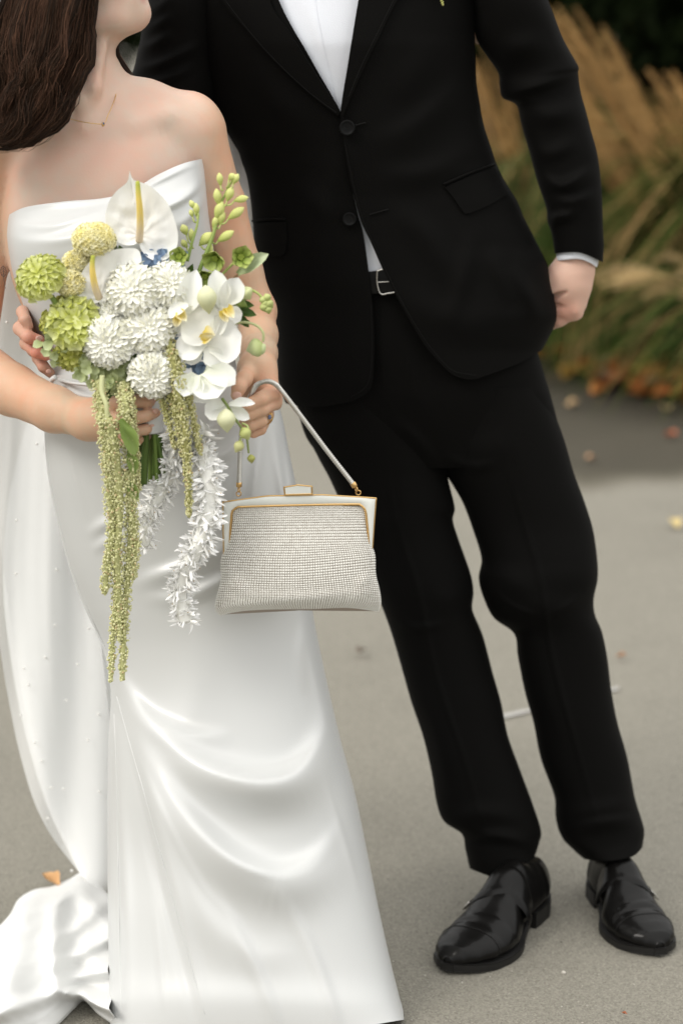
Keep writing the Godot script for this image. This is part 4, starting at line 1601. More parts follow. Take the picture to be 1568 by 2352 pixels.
func shoe(root: Node3D, toe: Vector3, heel: Vector3, side: float) -> void:
	# a cap-toe shoe with a monk strap; side tells on which side its buckle sits
	var length := toe.distance_to(heel)
	var s := node("shoe", root, Vector3(heel.x, 0, heel.z))
	var d := (toe - heel)
	s.rotation.y = atan2(d.x, d.z)
	var k := length / 0.30
	# along z from heel to toe: half width, height of the ridge, sideways bend of the last
	var half := func(z: float) -> float: return line_at([0.0, 0.010, 0.012, 0.025, 0.04, 0.037, 0.09, 0.042, 0.14, 0.043, 0.19, 0.052, 0.215, 0.053, 0.25, 0.048, 0.275, 0.037, 0.292, 0.021, 0.30, 0.006], z)
	var top := func(z: float) -> float: return line_at([0.0, 0.07, 0.02, 0.088, 0.07, 0.10, 0.10, 0.112, 0.13, 0.105, 0.165, 0.084, 0.20, 0.066, 0.23, 0.055, 0.26, 0.047, 0.285, 0.039, 0.30, 0.026], z)
	var low := func(z: float) -> float: return line_at([0.0, 0.026, 0.08, 0.022, 0.13, 0.014, 0.18, 0.008, 0.25, 0.008, 0.30, 0.012], z)
	var bend := func(z: float) -> float: return -side * 0.010 * sin(PI * clampf((z - 0.05) / 0.25, 0.0, 1.0)) + side * 0.002
	var ring := func(z: float, grow: float) -> PackedVector3Array:
		var o := PackedVector3Array()
		var hw: float = half.call(z) + grow
		var t: float = top.call(z) + grow
		var b: float = low.call(z)
		var cx: float = bend.call(z)
		for i in 28:
			var a := -TAU * i / 28.0
			var x := signf(cos(a)) * pow(absf(cos(a)), 0.85)
			var y := sin(a)
			var wide := 1.0
			if cos(a) * side < 0.0:
				wide = 1.0 - 0.26 * exp(-pow((z - 0.115) / 0.045, 2.0))
			if y > 0.0:
				wide *= lerpf(1.0, 0.93, smoothstep(0.0, 1.0, y) * smoothstep(0.25, 0.12, z))
			var mid := minf(0.016, 0.4 * (t - b))
			var yy := b + mid + (t - b - mid) * y if y > 0.0 else b + mid + mid * y
			o.append(Vector3(cx + x * hw * wide, yy, z) * Vector3(k, k, k))
		return o
	var pts := PackedVector3Array()
	var rows := 90
	for r in rows + 1:
		var z := 0.30 * r / rows
		var o: PackedVector3Array = ring.call(z, 0.0)
		# walking creases behind the cap
		for i in o.size():
			var p := o[i]
			var w := exp(-pow((z - 0.222 - 0.12 * absf(p.x)) / 0.004, 2.0)) + 0.7 * exp(-pow((z - 0.205 + 0.1 * p.x) / 0.004, 2.0))
			if p.y > 0.035:
				o[i].y -= 0.0016 * w
		pts.append_array(o)
	var b := Buf.new()
	b.grid(pts, 28, rows + 1, true)
	var r0 := PackedInt32Array()
	var r1 := PackedInt32Array()
	for i in 28:
		r0.append(i)
		r1.append(rows * 28 + i)
	b.fan(r0, pts[0] * 0.5 + pts[14] * 0.5, true)
	b.fan(r1, pts[rows * 28] * 0.5 + pts[rows * 28 + 14] * 0.5)
	put("upper", b, M.leather, s)
	# toe cap: a second skin over the front third with a stepped edge
	pts = PackedVector3Array()
	for r in 31:
		var z := 0.240 + 0.0604 * r / 30.0
		var o: PackedVector3Array = ring.call(minf(z, 0.2999), 0.0014 if r > 0 else 0.0002)
		for i in o.size():
			if z > 0.2995:
				o[i].z += 0.001
		pts.append_array(o)
	b = Buf.new()
	b.grid(pts, 28, 31, true)
	var cap := put("toe_cap", b, M.leather, s)
	b = Buf.new()
	var seam: PackedVector3Array = ring.call(0.2415, 0.002)
	seam.append(seam[0])
	b.tube(seam, PackedFloat32Array([0.0005]), 5, false)
	put("seam", b, M.sole, cap)
	# strap over the instep, from welt to welt
	pts = PackedVector3Array()
	for r in 9:
		var z := 0.118 + 0.058 * r / 8.0
		var o: PackedVector3Array = ring.call(z, 0.0036 if r > 0 and r < 8 else 0.0002)
		var o0: PackedVector3Array = ring.call(z, -0.0012)
		for i in range(14, 29):
			var q := o[i % 28].lerp(o0[i % 28], 1.0 if (i == 14 and side > 0.0) or (i == 28 and side < 0.0) else 0.0)
			q.z += (0.010 * (q.x / (0.036 * k)) * side - 0.006 * pow(q.x / (0.036 * k), 2.0)) * k
			pts.append(q)
	b = Buf.new()
	b.grid(pts, 15, 9)
	put("strap", b, M.leather, s)
	# buckle
	b = Buf.new()
	var br: PackedVector3Array = ring.call(0.166, 0.005)
	var bc := br[26] if side > 0.0 else br[16]
	var bo := Vector3(side, 0.75, 0).normalized()
	var bu := Vector3(-side * 0.75, 1.0, 0).normalized()
	var loop := []
	for q in [[-1, -1], [1, -1], [1, 1], [-1, 1]]:
		loop.append(bc + bo * 0.001 + bu * q[1] * 0.009 + Vector3(0, 0, q[0] * 0.010))
	for i in 4:
		b.tube(PackedVector3Array([loop[i], loop[(i + 1) % 4]]), PackedFloat32Array([0.0019]), 6)
	b.tube(PackedVector3Array([(loop[0] + loop[3]) * 0.5, (loop[1] + loop[2]) * 0.5]), PackedFloat32Array([0.0013]), 6)
	put("buckle", b, M.steel, s)
	# welted sole and stacked heel
	b = Buf.new()
	for part in [[0.118, 0.304, 0.0, 0.0115, 0.0045], [-0.003, 0.09, 0.0, 0.0265, 0.001]]:
		var n := 40
		var outline := PackedVector3Array()
		for i in n + 1:
			var z := lerpf(part[0], part[1], (1.0 - cos(PI * i / n)) * 0.5)
			var hw: float = half.call(clampf(z, 0.0, 0.30))
			outline.append(Vector3(bend.call(z) + hw * (1.0 - 0.26 * exp(-pow((z - 0.115) / 0.045, 2.0)) if side < 0.0 else 1.0) + part[4], 0, z))
		for i in range(n, -1, -1):
			var z := lerpf(part[0], part[1], (1.0 - cos(PI * i / n)) * 0.5)
			var hw: float = half.call(clampf(z, 0.0, 0.30))
			outline.append(Vector3(bend.call(z) - hw * (1.0 - 0.26 * exp(-pow((z - 0.115) / 0.045, 2.0)) if side > 0.0 else 1.0) - part[4], 0, z))
		var body := PackedVector3Array()
		for y in [part[2], part[2] + 0.001, part[3] - 0.001, part[3]]:
			var g := -0.0008 if y == part[2] or y == part[3] else 0.0
			for p in outline:
				var lift := 0.006 * smoothstep(0.24, 0.304, p.z) if part[1] > 0.2 else 0.0
				lift += 0.012 * smoothstep(0.16, 0.118, p.z) if part[1] > 0.2 else 0.0
				body.append(Vector3(p.x + signf(p.x) * g, y + lift, p.z) * k)
		var at := b.grid(body, outline.size(), 4, true)
		for e in [0, 3]:
			var rr := PackedInt32Array()
			for i in outline.size():
				rr.append(at + e * outline.size() + i)
			b.fan(rr, Vector3(0, body[e * outline.size()].y, (part[0] + part[1]) * 0.5 * k), e == 3)
	put("sole", b, M.sole, s)
	b = Buf.new()
	# shank joins heel and sole under the arch
	b.box(Vector3(bend.call(0.1), 0.021, 0.1) * k, Vector3(0.05, 0.008, 0.06) * k, Basis(Vector3.RIGHT, 0.17))
	put("shank", b, M.sole, s)


# ---------------------------------------------------------------- the handbag

func build_bag() -> void:
	var root := node("handbag")
	tag(root, "white metal mesh handbag with gilt frame and snake chain in the bride's hand", "handbag")
	var z0 := 0.425
	# pouch of metal mesh: a padded base, covered with small domed tiles
	var bag_rows := [
		[[531, 1176, 545, 1168, 690, 1164, 825, 1163, 838, 1172], z0, 0.012, 0.012],
		[[528, 1200, 680, 1198, 843, 1196], z0, 0.02, 0.02],
		[[525, 1245, 680, 1246, 848, 1243], z0, 0.03, 0.028],
		[[509, 1286, 680, 1290, 859, 1274], z0, 0.036, 0.034],
		[[509, 1330, 680, 1334, 861, 1318], z0, 0.038, 0.038],
		[[500, 1368, 680, 1368, 869, 1352], z0, 0.036, 0.038],
		[[495, 1396, 560, 1388, 680, 1384, 800, 1380, 873, 1382], z0, 0.03, 0.034],
		[[506, 1412, 560, 1402, 640, 1398, 720, 1397, 800, 1395, 868, 1404], z0, 0.012, 0.014]]
	ridges.clear()
	ridge([512, 1300, 540, 1330, 560, 1380], 16, 0.004)
	ridge([500, 1350, 540, 1345, 580, 1350], 12, 0.003)
	ridge([860, 1320, 840, 1330, 812, 1360], 14, 0.005)
	ridge([872, 1345, 840, 1360, 800, 1372], 12, 0.004)
	ridge([520, 1360, 640, 1372, 760, 1366, 850, 1356], 10, 0.003)
	var base := loft(bag_rows, 80, 60, 60, 0.55, true, true)
	var body := put("pouch", base, M.mesh_base, root)
	var nu := 72
	var nv := 52
	var surf := loft(bag_rows, nu * 2, 10, nv * 2, 0.55, true)
	# evenly spaced tile places on the front of the pouch, read from the same surface
	var tile := Buf.new()
	var tp := PackedVector3Array()
	for j in 5:
		for i in 5:
			var x := (i - 2) / 2.0
			var y := (j - 2) / 2.0
			var e := maxf(absf(x), absf(y))
			var rr := 0.5 if e < 0.9 else 0.47
			tp.append(Vector3(x * rr, -y * rr, 0.34 * (1.0 - pow(e, 3.0)) - 0.05))
	tile.grid(tp, 5, 5)
	var tiles := Buf.new()
	var cols := nu * 2 + 10
	for j in nv:
		var rowp := PackedVector3Array()
		for i in nu * 2 + 1:
			rowp.append(surf.v[(j * 2 + 1) * cols + i])
		var lens := PackedFloat32Array([0.0])
		for i in range(1, rowp.size()):
			lens.append(lens[i - 1] + rowp[i].distance_to(rowp[i - 1]))
		var total := lens[lens.size() - 1]
		var k := 0
		var up := (surf.v[(j * 2) * cols + nu] - surf.v[(j * 2 + 2) * cols + nu])
		for i in nu:
			var want := total * (i + 0.5) / nu
			while k < lens.size() - 2 and lens[k + 1] < want:
				k += 1
			var f := (want - lens[k]) / maxf(lens[k + 1] - lens[k], 1e-6)
			var at := rowp[k].lerp(rowp[k + 1], f)
			var ax := (rowp[k + 1] - rowp[k]).normalized()
			var c := mini(k + 1, nu * 2)
			var ay := (surf.v[(j * 2) * cols + c] - surf.v[(j * 2 + 2) * cols + c])
			var hgt := ay.length()
			ay = ay.normalized()
			var az := ax.cross(ay).normalized()
			var jit := 1.0 + rng.randf_range(-0.05, 0.05)
			az = (az + ax * rng.randf_range(-0.07, 0.07) + ay * rng.randf_range(-0.07, 0.07)).normalized()
			tiles.add(tile, Transform3D(Basis(ax * total / nu * 0.9 * jit, ay * hgt * 0.88 * jit, az * 0.0033), at + az * 0.0007))
	tag(put("mesh_tiles", tiles, M.mesh_tile, root), "", "", "", "stuff")
	# frame: a bevelled plate round the mouth, front and back
	for f in [1.0, -1.0]:
		var zf: float = z0 + f * 0.010
		var outer := PackedVector2Array()
		var inner := PackedVector2Array()
		for w in even2(v2([514, 1273, 513, 1230, 512, 1153]), 16):
			outer.append(w)
		for w in even2(v2([528, 1254, 529, 1215, 531, 1190]), 16):
			inner.append(w)
		for i in range(1, 41):
			var t := i / 40.0
			var u := lerpf(512, 863.5, t)
			outer.append(Vector2(u, lerpf(1153, 1139, minf(t / 0.29, 1.0)) if t < 0.29 else (lerpf(1139, 1136.5, (t - 0.29) / 0.36) if t < 0.65 else lerpf(1136.5, 1144, (t - 0.65) / 0.35))))
		for w in even2(v2([531, 1190, 533, 1174, 545, 1165, 560, 1163.5, 690, 1160, 812, 1158, 828, 1160, 838, 1170, 841, 1186]), 40):
			if inner.size() < 57 and w != Vector2(531, 1190):
				inner.append(w)
		while inner.size() < 57:
			inner.append(Vector2(841, 1186))
		for w in even2(v2([863.5, 1144, 859, 1200, 855, 1259]), 16):
			if w != outer[outer.size() - 1]:
				outer.append(w)
		for w in even2(v2([841, 1186, 844, 1215, 847, 1252]), 16):
			if w != inner[inner.size() - 1]:
				inner.append(w)
		var n := mini(outer.size(), inner.size())
		var pts := PackedVector3Array()
		for i in n:
			pts.append(P(outer[i].x, outer[i].y, zf - f * 0.002))
		for i in n:
			pts.append(P(lerpf(outer[i].x, inner[i].x, 0.12), lerpf(outer[i].y, inner[i].y, 0.12), zf + f * 0.002))
		for i in n:
			pts.append(P(lerpf(outer[i].x, inner[i].x, 0.9), lerpf(outer[i].y, inner[i].y, 0.9), zf + f * 0.002))
		for i in n:
			pts.append(P(inner[i].x, inner[i].y, zf - f * 0.004))
		var b := Buf.new()
		b.grid(pts, n, 4)
		var plate := put("frame", b, M.enamel, root)
		b = Buf.new()
		var rim := PackedVector3Array()
		for w in outer:
			rim.append(P(w.x, w.y, zf))
		b.tube(rim, PackedFloat32Array([0.0011]), 7)
		put("gilt_edge", b, M.gold, plate)
		if f > 0.0:
			b = Buf.new()
			var lip := PackedVector3Array()
			for w in inner:
				lip.append(P(w.x, w.y, zf + 0.001))
			b.tube(lip, PackedFloat32Array([0.0019]), 7)
			for i in range(0, n - 1):
				for h in 2:
					b.ball(lip[i].lerp(lip[i + 1], h * 0.5) + Vector3(0, 0, 0.0016), Vector3(0.0007, 0.0007, 0.0007), 5, 4)
			put("beaded_lip", b, M.gold, plate)
	# clasp
	var cl := Buf.new()
	var o := v2([652, 1119, 682, 1114, 716, 1117, 716.5, 1134, 654, 1136])
	var cen := Vector2(684, 1126)
	var cp := PackedVector3Array()
	for lay in [[1.0, -0.010], [1.0, 0.012], [0.93, 0.015]]:
		for w in o:
			var q := cen + (w - cen) * float(lay[0])
			cp.append(P(q.x, q.y, z0 + lay[1]))
	cl.grid(cp, 5, 3, true)
	var rr := PackedInt32Array([10, 11, 12, 13, 14])
	cl.fan(rr, P(cen.x, cen.y, z0 + 0.015))
	var clasp := put("clasp", cl, M.enamel, root, true)
	cl = Buf.new()
	for zz in [0.0145, -0.010]:
		for i in 5:
			var a := o[i]
			var e := o[(i + 1) % 5]
			cl.tube(PackedVector3Array([P(a.x, a.y, z0 + zz), P(e.x, e.y, z0 + zz)]), PackedFloat32Array([0.0011]), 6)
	for w in o:
		cl.tube(PackedVector3Array([P(w.x, w.y, z0 + 0.0145), P(w.x, w.y, z0 - 0.010)]), PackedFloat32Array([0.0011]), 6)
	put("gilt_edge", cl, M.gold, clasp)
	# chain: a close coil over the forefinger, with rings at its ends
	var path := p3([549, 1112, z0, 551, 1060, z0 + 0.004, 554, 1000, z0 + 0.012, 560, 960, z0 + 0.006, 569, 925, z0 + 0.004, 579, 901, z0 + 0.02, 590, 884, z0 + 0.03, 610, 876, z0 + 0.030, 628, 880, z0 + 0.022, 646, 897, z0 + 0.012, 690, 954, z0 + 0.004, 750, 1034, z0, 812, 1113, z0])
	var steps := 900
	var pl := even3(path, steps)
	var rad := PackedFloat32Array()
	for i in steps + 1:
		rad.append(0.0034 + 0.00045 * cos(TAU * i / 3.6))
	var cb := Buf.new()
	cb.tube(pl, rad, 8)
	put("chain", cb, M.silver, root)
	for e in [[549, 1118, 548, 1137, pl[0]], [815, 1118, 824, 1134, pl[steps]]]:
		var eb := Buf.new()
		var a := P(e[0], e[1], z0)
		var c := P(e[2], e[3], z0)
		var dirv: Vector3 = (a - (e[4] as Vector3)).normalized()
		eb.tube(PackedVector3Array([(e[4] as Vector3) - dirv * 0.003, a]), PackedFloat32Array([0.0042]), 10)
		for k in 2:
			var mid := a.lerp(c, 0.35 + 0.5 * k)
			var ring := PackedVector3Array()
			for i in 17:
				var g := TAU * i / 16.0
				ring.append(mid + (Vector3(cos(g), sin(g), 0) if k == 1 else Vector3(0.4 * cos(g), sin(g), 0.8 * cos(g))) * 0.0034)
			eb.tube(ring, PackedFloat32Array([0.0009]), 6, false)
		put("end_ring", eb, M.gold, root)


# ---------------------------------------------------------------- the bouquet

func petal(nl: int, nw: int, tip: float, cup: float, curl: float, wave := 0.0, base_w := 0.25, c0 := Color(1, 1, 1), c1 := Color(1, 1, 1), widest := 0.6) -> Buf:
	# a petal one unit long and one unit wide: base at the origin, length along y, its face towards z
	var b := Buf.new()
	var pts := PackedVector3Array()
	var uvs := PackedVector2Array()
	for i in nl + 1:
		var s := float(i) / nl
		var prof := 0.5 * lerpf(base_w, 1.0, smoothstep(0.0, widest, s)) * pow(maxf(1.0 - pow(s, tip), 0.0), 0.5)
		if i == nl:
			prof = 0.03
		for k in nw + 1:
			var t := 2.0 * k / nw - 1.0
			pts.append(Vector3(t * prof, s, cup * t * t * prof * 2.0 + curl * s * s + wave * sin(s * 9.0 + t * 4.0) * prof))
			uvs.append(Vector2(t * 0.5 + 0.5, s))
	b.grid(pts, nw + 1, nl + 1, false, uvs)
	# rows run upwards here, so the faces are turned to look along z
	for i in range(0, b.ix.size(), 3):
		var x := b.ix[i]
		b.ix[i] = b.ix[i + 1]
		b.ix[i + 1] = x
	for i in b.c.size():
		b.c[i] = c0.lerp(c1, smoothstep(0.0, 1.0, uvs[i].y))
	return b


func frame_at(a: Vector3, y: Vector3, n: Vector3, wide: float, deep := -1.0) -> Transform3D:
	var yn := y.normalized()
	var zn := (n - yn * n.dot(yn)).normalized()
	var xn := yn.cross(zn)
	return Transform3D(Basis(xn * wide, y, zn * (deep if deep > 0.0 else (wide + y.length()) * 0.5)), a)


func lay(parent: Node3D, called: String, mesh: Mesh, m: Material, a: Array, b: Array, wide: float, n := Vector3(0, 0.1, 1)) -> MeshInstance3D:
	# one petal or leaf from its base a to its tip b, both u, v, z
	var pa := P(a[0], a[1], a[2])
	var pb := P(b[0], b[1], b[2])
	var o := obj(called, mesh, m, parent)
	o.transform = frame_at(pa, pb - pa, n, S(wide, a[2]))
	return o


func dahlia(root: Node3D, called: String, u: float, v: float, z: float, r: float, axis: Vector3, count: int, a0: float, a1: float, wide: float, flat: float, c: Array, mm: Material, single: int, lift := 0.42) -> Node3D:
	var o := node(called, root, P(u, v, z))
	var R := S(r, z)
	axis = axis.normalized()
	var e1 := axis.cross(Vector3(0.2, 1, 0.1)).normalized()
	var e2 := axis.cross(e1)
	var unit := [petal(6, 4, 6.0, 0.30, 0.04, 0.0, 0.45, c[0], c[1], 0.6), petal(6, 4, 5.0, 0.36, 0.08, 0.04, 0.45, c[0], c[2], 0.6), petal(6, 4, 7.0, 0.26, 0.0, 0.06, 0.45, c[0], c[1], 0.6)]
	var meshes := []
	for q in unit:
		meshes.append(q.mesh())
	var rest := Buf.new()
	var cand := []
	for i in count:
		var t := (i + 0.5) / count
		# shingled over a flattened ball: each petal leans out from under the ones nearer the axis
		var po := lerpf(a0, a1, pow(t, 0.6))
		var ph := i * 2.39996 + rng.randf_range(-0.08, 0.08)
		var rad := e1 * cos(ph) + e2 * sin(ph)
		var nrm := (axis * cos(po) / flat + rad * sin(po)).normalized()
		var tng := (rad * cos(po) - axis * sin(po) * flat).normalized()
		var out := (axis * cos(po) * flat + rad * sin(po)) * R
		var long := R * lerpf(0.26, 0.5, smoothstep(0.0, 0.9, po)) * rng.randf_range(0.93, 1.07)
		var w := R * lerpf(wide * 0.3, wide, smoothstep(0.0, 0.85, po)) * rng.randf_range(0.92, 1.08)
		var d := (tng + nrm * (lift + rng.randf_range(-0.08, 0.08))).normalized()
		var tip := out * rng.randf_range(0.94, 1.02)
		cand.append([frame_at(tip - d * long, d * long, nrm - d * 0.1, w), i % 3, t])
	var from := count - single - int(count * 0.12)
	for i in count:
		var q: Array = cand[i]
		if i >= from and i < from + single:
			var pm := obj("petal", meshes[q[1]], mm, o)
			pm.transform = q[0]
		else:
			rest.add(unit[q[1]], q[0])
	rest.tint = c[1]
	var bs := Basis(e1 * R * 0.72, e2 * R * 0.72, axis * R * 0.72 * flat)
	if bs.determinant() < 0.0:
		bs.x = -bs.x
	rest.ball(Vector3.ZERO, Vector3.ONE, 14, 9, bs)
	tag(put("inner_petals", rest, mm, o), "", "", "", "stuff")
	return o


func bud(parent: Node3D, u: float, v: float, z: float, rx: float, ry: float, turn: float, c0: Color, c1: Color) -> void:
	# a closed bud: pointed ovoid with three shallow seams
	var b := Buf.new()
	var pts := PackedVector3Array()
	var basis := Basis(Vector3.BACK, turn)
	var at := P(u, v, z)
	var cols := PackedColorArray()
	for i in 13:
		var s := i / 12.0
		var rr := sin(PI * pow(s, 0.85)) * (1.0 - 0.12 * s)
		for k in 15:
			var a := -TAU * k / 15.0
			var g := 1.0 - 0.07 * pow(absf(cos(a * 1.5 + 0.5)), 8.0)
			pts.append(at + basis * Vector3(cos(a) * rr * g * S(rx, z), (1.0 - 2.0 * s) * S(ry, z), sin(a) * rr * g * S(rx, z)))
			cols.append(c0.lerp(c1, s))
	b.grid(pts, 15, 13, true)
	b.c = cols
	put("bud", b, M.green, parent)


func stem(parent: Node3D, flat: Array, r0: float, r1: float, c0: Color, c1 := Color(-1, 0, 0), called := "stem") -> void:
	var b := Buf.new()
	var n := flat.size() * 2
	var path := even3(p3(flat), n)
	var rad := PackedFloat32Array()
	for i in n + 1:
		rad.append(S(lerpf(r0, r1, float(i) / n), 0.46))
	b.tube(path, rad, 8)
	var c2 := c1 if c1.r >= 0.0 else c0
	for i in b.c.size():
		b.c[i] = c0.lerp(c2, minf(float(i) / (8.0 * (n + 1)), 1.0))
	put(called, b, M.green, parent)


func tassel(root: Node3D, flat: Array, r0: float, r1: float, c: Color, dense := 1.0) -> void:
	# a hanging amaranth: tight knots of tiny flowers all along a string
	var b := Buf.new()
	var path := even3(p3(flat), 60)
	var long := 0.0
	for i in 60:
		long += path[i].distance_to(path[i + 1])
	var rad := PackedFloat32Array()
	for i in 61:
		rad.append(S(lerpf(r0, r1, i / 60.0) * 0.62, 0.5))
	b.tint = c * 0.8
	b.tube(path, rad, 7)
	var unit := Buf.new()
	unit.ball(Vector3.ZERO, Vector3.ONE, 5, 4)
	var count := int(long / 0.00024 * dense)
	for i in count:
		var t := rng.randf()
		var p := cr3(path, t)
		var lump := 1.08 + 0.26 * sin(t * long * 420.0 + r0) + 0.14 * sin(t * long * 1130.0)
		var rr := S(lerpf(r0, r1, pow(t, 1.4)), 0.5) * lump * (1.0 if t < 0.94 else lerpf(1.0, 0.35, (t - 0.94) / 0.06))
		var a := rng.randf() * TAU
		var y := rng.randf_range(-0.3, 0.3)
		var d := Vector3(cos(a), y, sin(a)).normalized()
		var s := rng.randf_range(0.0008, 0.0019)
		var w := rng.randf()
		var col := c.lerp(Color(0.78, 0.76, 0.50), w * 0.8) if w < 0.93 else c.lerp(Color(0.62, 0.44, 0.28), 0.7)
		b.add(unit, Transform3D(Basis().scaled(Vector3(s, s, s)), p + d * rr * rng.randf_range(0.74, 1.08)), col)
	put("amaranth_tassel", b, M.bobble, root)


func feather(root: Node3D, flat: Array, r0: float, r1: float) -> void:
	# a hanging spike of small white flowers with curling petals
	var b := Buf.new()
	var path := even3(p3(flat), 50)
	b.tint = Color(0.88, 0.88, 0.84)
	b.tube(path, PackedFloat32Array([S(r1 * 0.62, 0.47)]), 8)
	var units := [petal(6, 2, 3.0, 0.4, 0.9, 0.0, 0.5, Color(0.94, 0.94, 0.91), Color(0.97, 0.97, 0.965)), petal(6, 2, 3.0, 0.4, -0.8, 0.1, 0.5, Color(0.94, 0.94, 0.91), Color(0.97, 0.97, 0.965)), petal(6, 2, 3.0, 0.2, 1.2, 0.0, 0.5, Color(0.94, 0.94, 0.91), Color(0.97, 0.97, 0.965))]
	var tip := Buf.new()
	tip.ball(Vector3.ZERO, Vector3.ONE * 0.0009, 5, 4)
	var long := 0.0
	for i in 50:
		long += path[i].distance_to(path[i + 1])
	var florets := int(long / 0.0021)
	for i in florets:
		var t := (i + rng.randf()) / florets
		var p := cr3(path, t)
		var down := (cr3(path, minf(t + 0.03, 1.0)) - cr3(path, maxf(t - 0.03, 0.0))).normalized()
		var a := i * 2.4 + rng.randf()
		var side := down.cross(Vector3(sin(a), 0.2, cos(a))).normalized()
		var out := (side + down * rng.randf_range(-0.1, 0.6)).normalized()
		var R := S(lerpf(r0, r1, t), 0.47) * rng.randf_range(0.75, 1.15)
		var c := p + out * R * 0.35
		for k in 6:
			var g := TAU * k / 6.0 + rng.randf()
			var e1 := out.cross(Vector3(0.3, 1, 0.2)).normalized()
			var e2 := out.cross(e1)
			var d := (out * rng.randf_range(0.2, 0.9) + (e1 * cos(g) + e2 * sin(g)) * 0.8).normalized()
			b.add(units[rng.randi() % 3], frame_at(c, d * R * rng.randf_range(0.6, 1.0), out * 0.6 - d * 0.2 + Vector3(0.01, 0, 0.02), R * 0.24))
		if i % 2 == 0:
			b.add(tip, Transform3D(Basis(), c + out * R * 0.75), Color(0.55, 0.40, 0.22))
	put("flower_spike", b, M.floret, root)


func scabious(root: Node3D, u: float, v: float, z: float, rx: float, ry: float) -> void:
	# a pincushion of tiny frilled yellow florets
	var b := Buf.new()
	var unit := Buf.new()
	var pt := petal(2, 2, 4.0, 0.5, 0.3, 0.3, 0.4)
	for k in 4:
		var a := TAU * k / 4.0
		unit.add(pt, frame_at(Vector3.ZERO, Vector3(cos(a), sin(a), 0.35), Vector3(0, 0, 1), 0.75))
	var at := P(u, v, z)
	b.tint = Color(0.93, 0.87, 0.48)
	var core := Vector3(S(rx, z), S(ry, z), S(rx, z))
	b.ball(at, core * 0.88, 16, 10)
	for i in 300:
		var y := 1.0 - 2.0 * (i + 0.5) / 300.0
		var a := i * 2.39996
		var d := Vector3(sqrt(1 - y * y) * cos(a), y, sqrt(1 - y * y) * sin(a))
		if d.z < -0.45:
			continue
		var p := at + d * core * rng.randf_range(0.86, 0.97)
		var s := rng.randf_range(0.0034, 0.0050)
		var n := (d + Vector3(rng.randfn(0, 0.18), rng.randfn(0, 0.18), 0.1)).normalized()
		var x := n.cross(Vector3(0.1, 1, 0.3)).normalized()
		b.add(unit, Transform3D(Basis(x * s, n.cross(x) * s, n * s), p), Color(0.95, 0.88, 0.46).lerp(Color(0.96, 0.93, 0.70), rng.randf()))
	var o := put("scabious_flower", b, M.floret, root)
	o.set_meta("kind", "stuff")


func anthurium(root: Node3D, outline: Array, cleft: Array, spadix: Array, z: float, bow: float) -> void:
	# a waxy heart-shaped bract with a cup and veins; outline runs clockwise from its tip, u and v
	var o := node("anthurium", root)
	var line := even2(v2(outline), 72)
	var c := Vector2(cleft[0], cleft[1])
	var b := Buf.new()
	var pts := PackedVector3Array()
	var nr := 12
	for i in nr + 1:
		var t := float(i) / nr
		for k in 72:
			var q := c.lerp(line[k], t)
			var ang := 9.0 * TAU * k / 72.0
			var h := 0.0007 * sin(ang) * t * (1.0 - t) * 3.0 + bow * t * t + 0.0008 * sin(k * 0.9 + 0.7 * sin(k * 0.37)) * t * t - 0.004 * (1.0 - t)
			h += 0.0045 * noise.get_noise_2d(q.x * 0.022, q.y * 0.022) * sin(PI * t)
			pts.append(P(q.x, q.y, z + h))
	b.grid(pts, 72, nr + 1, true)
	var front := b.v.size()
	for i in range(0, b.ix.size(), 3):
		var s := b.ix[i]
		b.ix[i] = b.ix[i + 1]
		b.ix[i + 1] = s
	put("spathe", b, M.waxy, o)
	b = Buf.new()
	var path := even3(p3(spadix), 24)
	var rad := PackedFloat32Array()
	for i in 25:
		rad.append(S(lerpf(8.5, 4.6, pow(i / 24.0, 1.6)) * (1.0 if i < 24 else 0.6), z))
	b.tube(path, rad, 14)
	for i in b.c.size():
		var t := clampf(i / (25.0 * 14.0), 0.0, 1.0)
		b.c[i] = Color(0.72, 0.60, 0.44).lerp(Color(0.76, 0.58, 0.16), smoothstep(0.1, 0.5, t)).lerp(Color(0.42, 0.46, 0.08), smoothstep(0.6, 0.95, t))
	put("spadix", b, M.bobble, o)


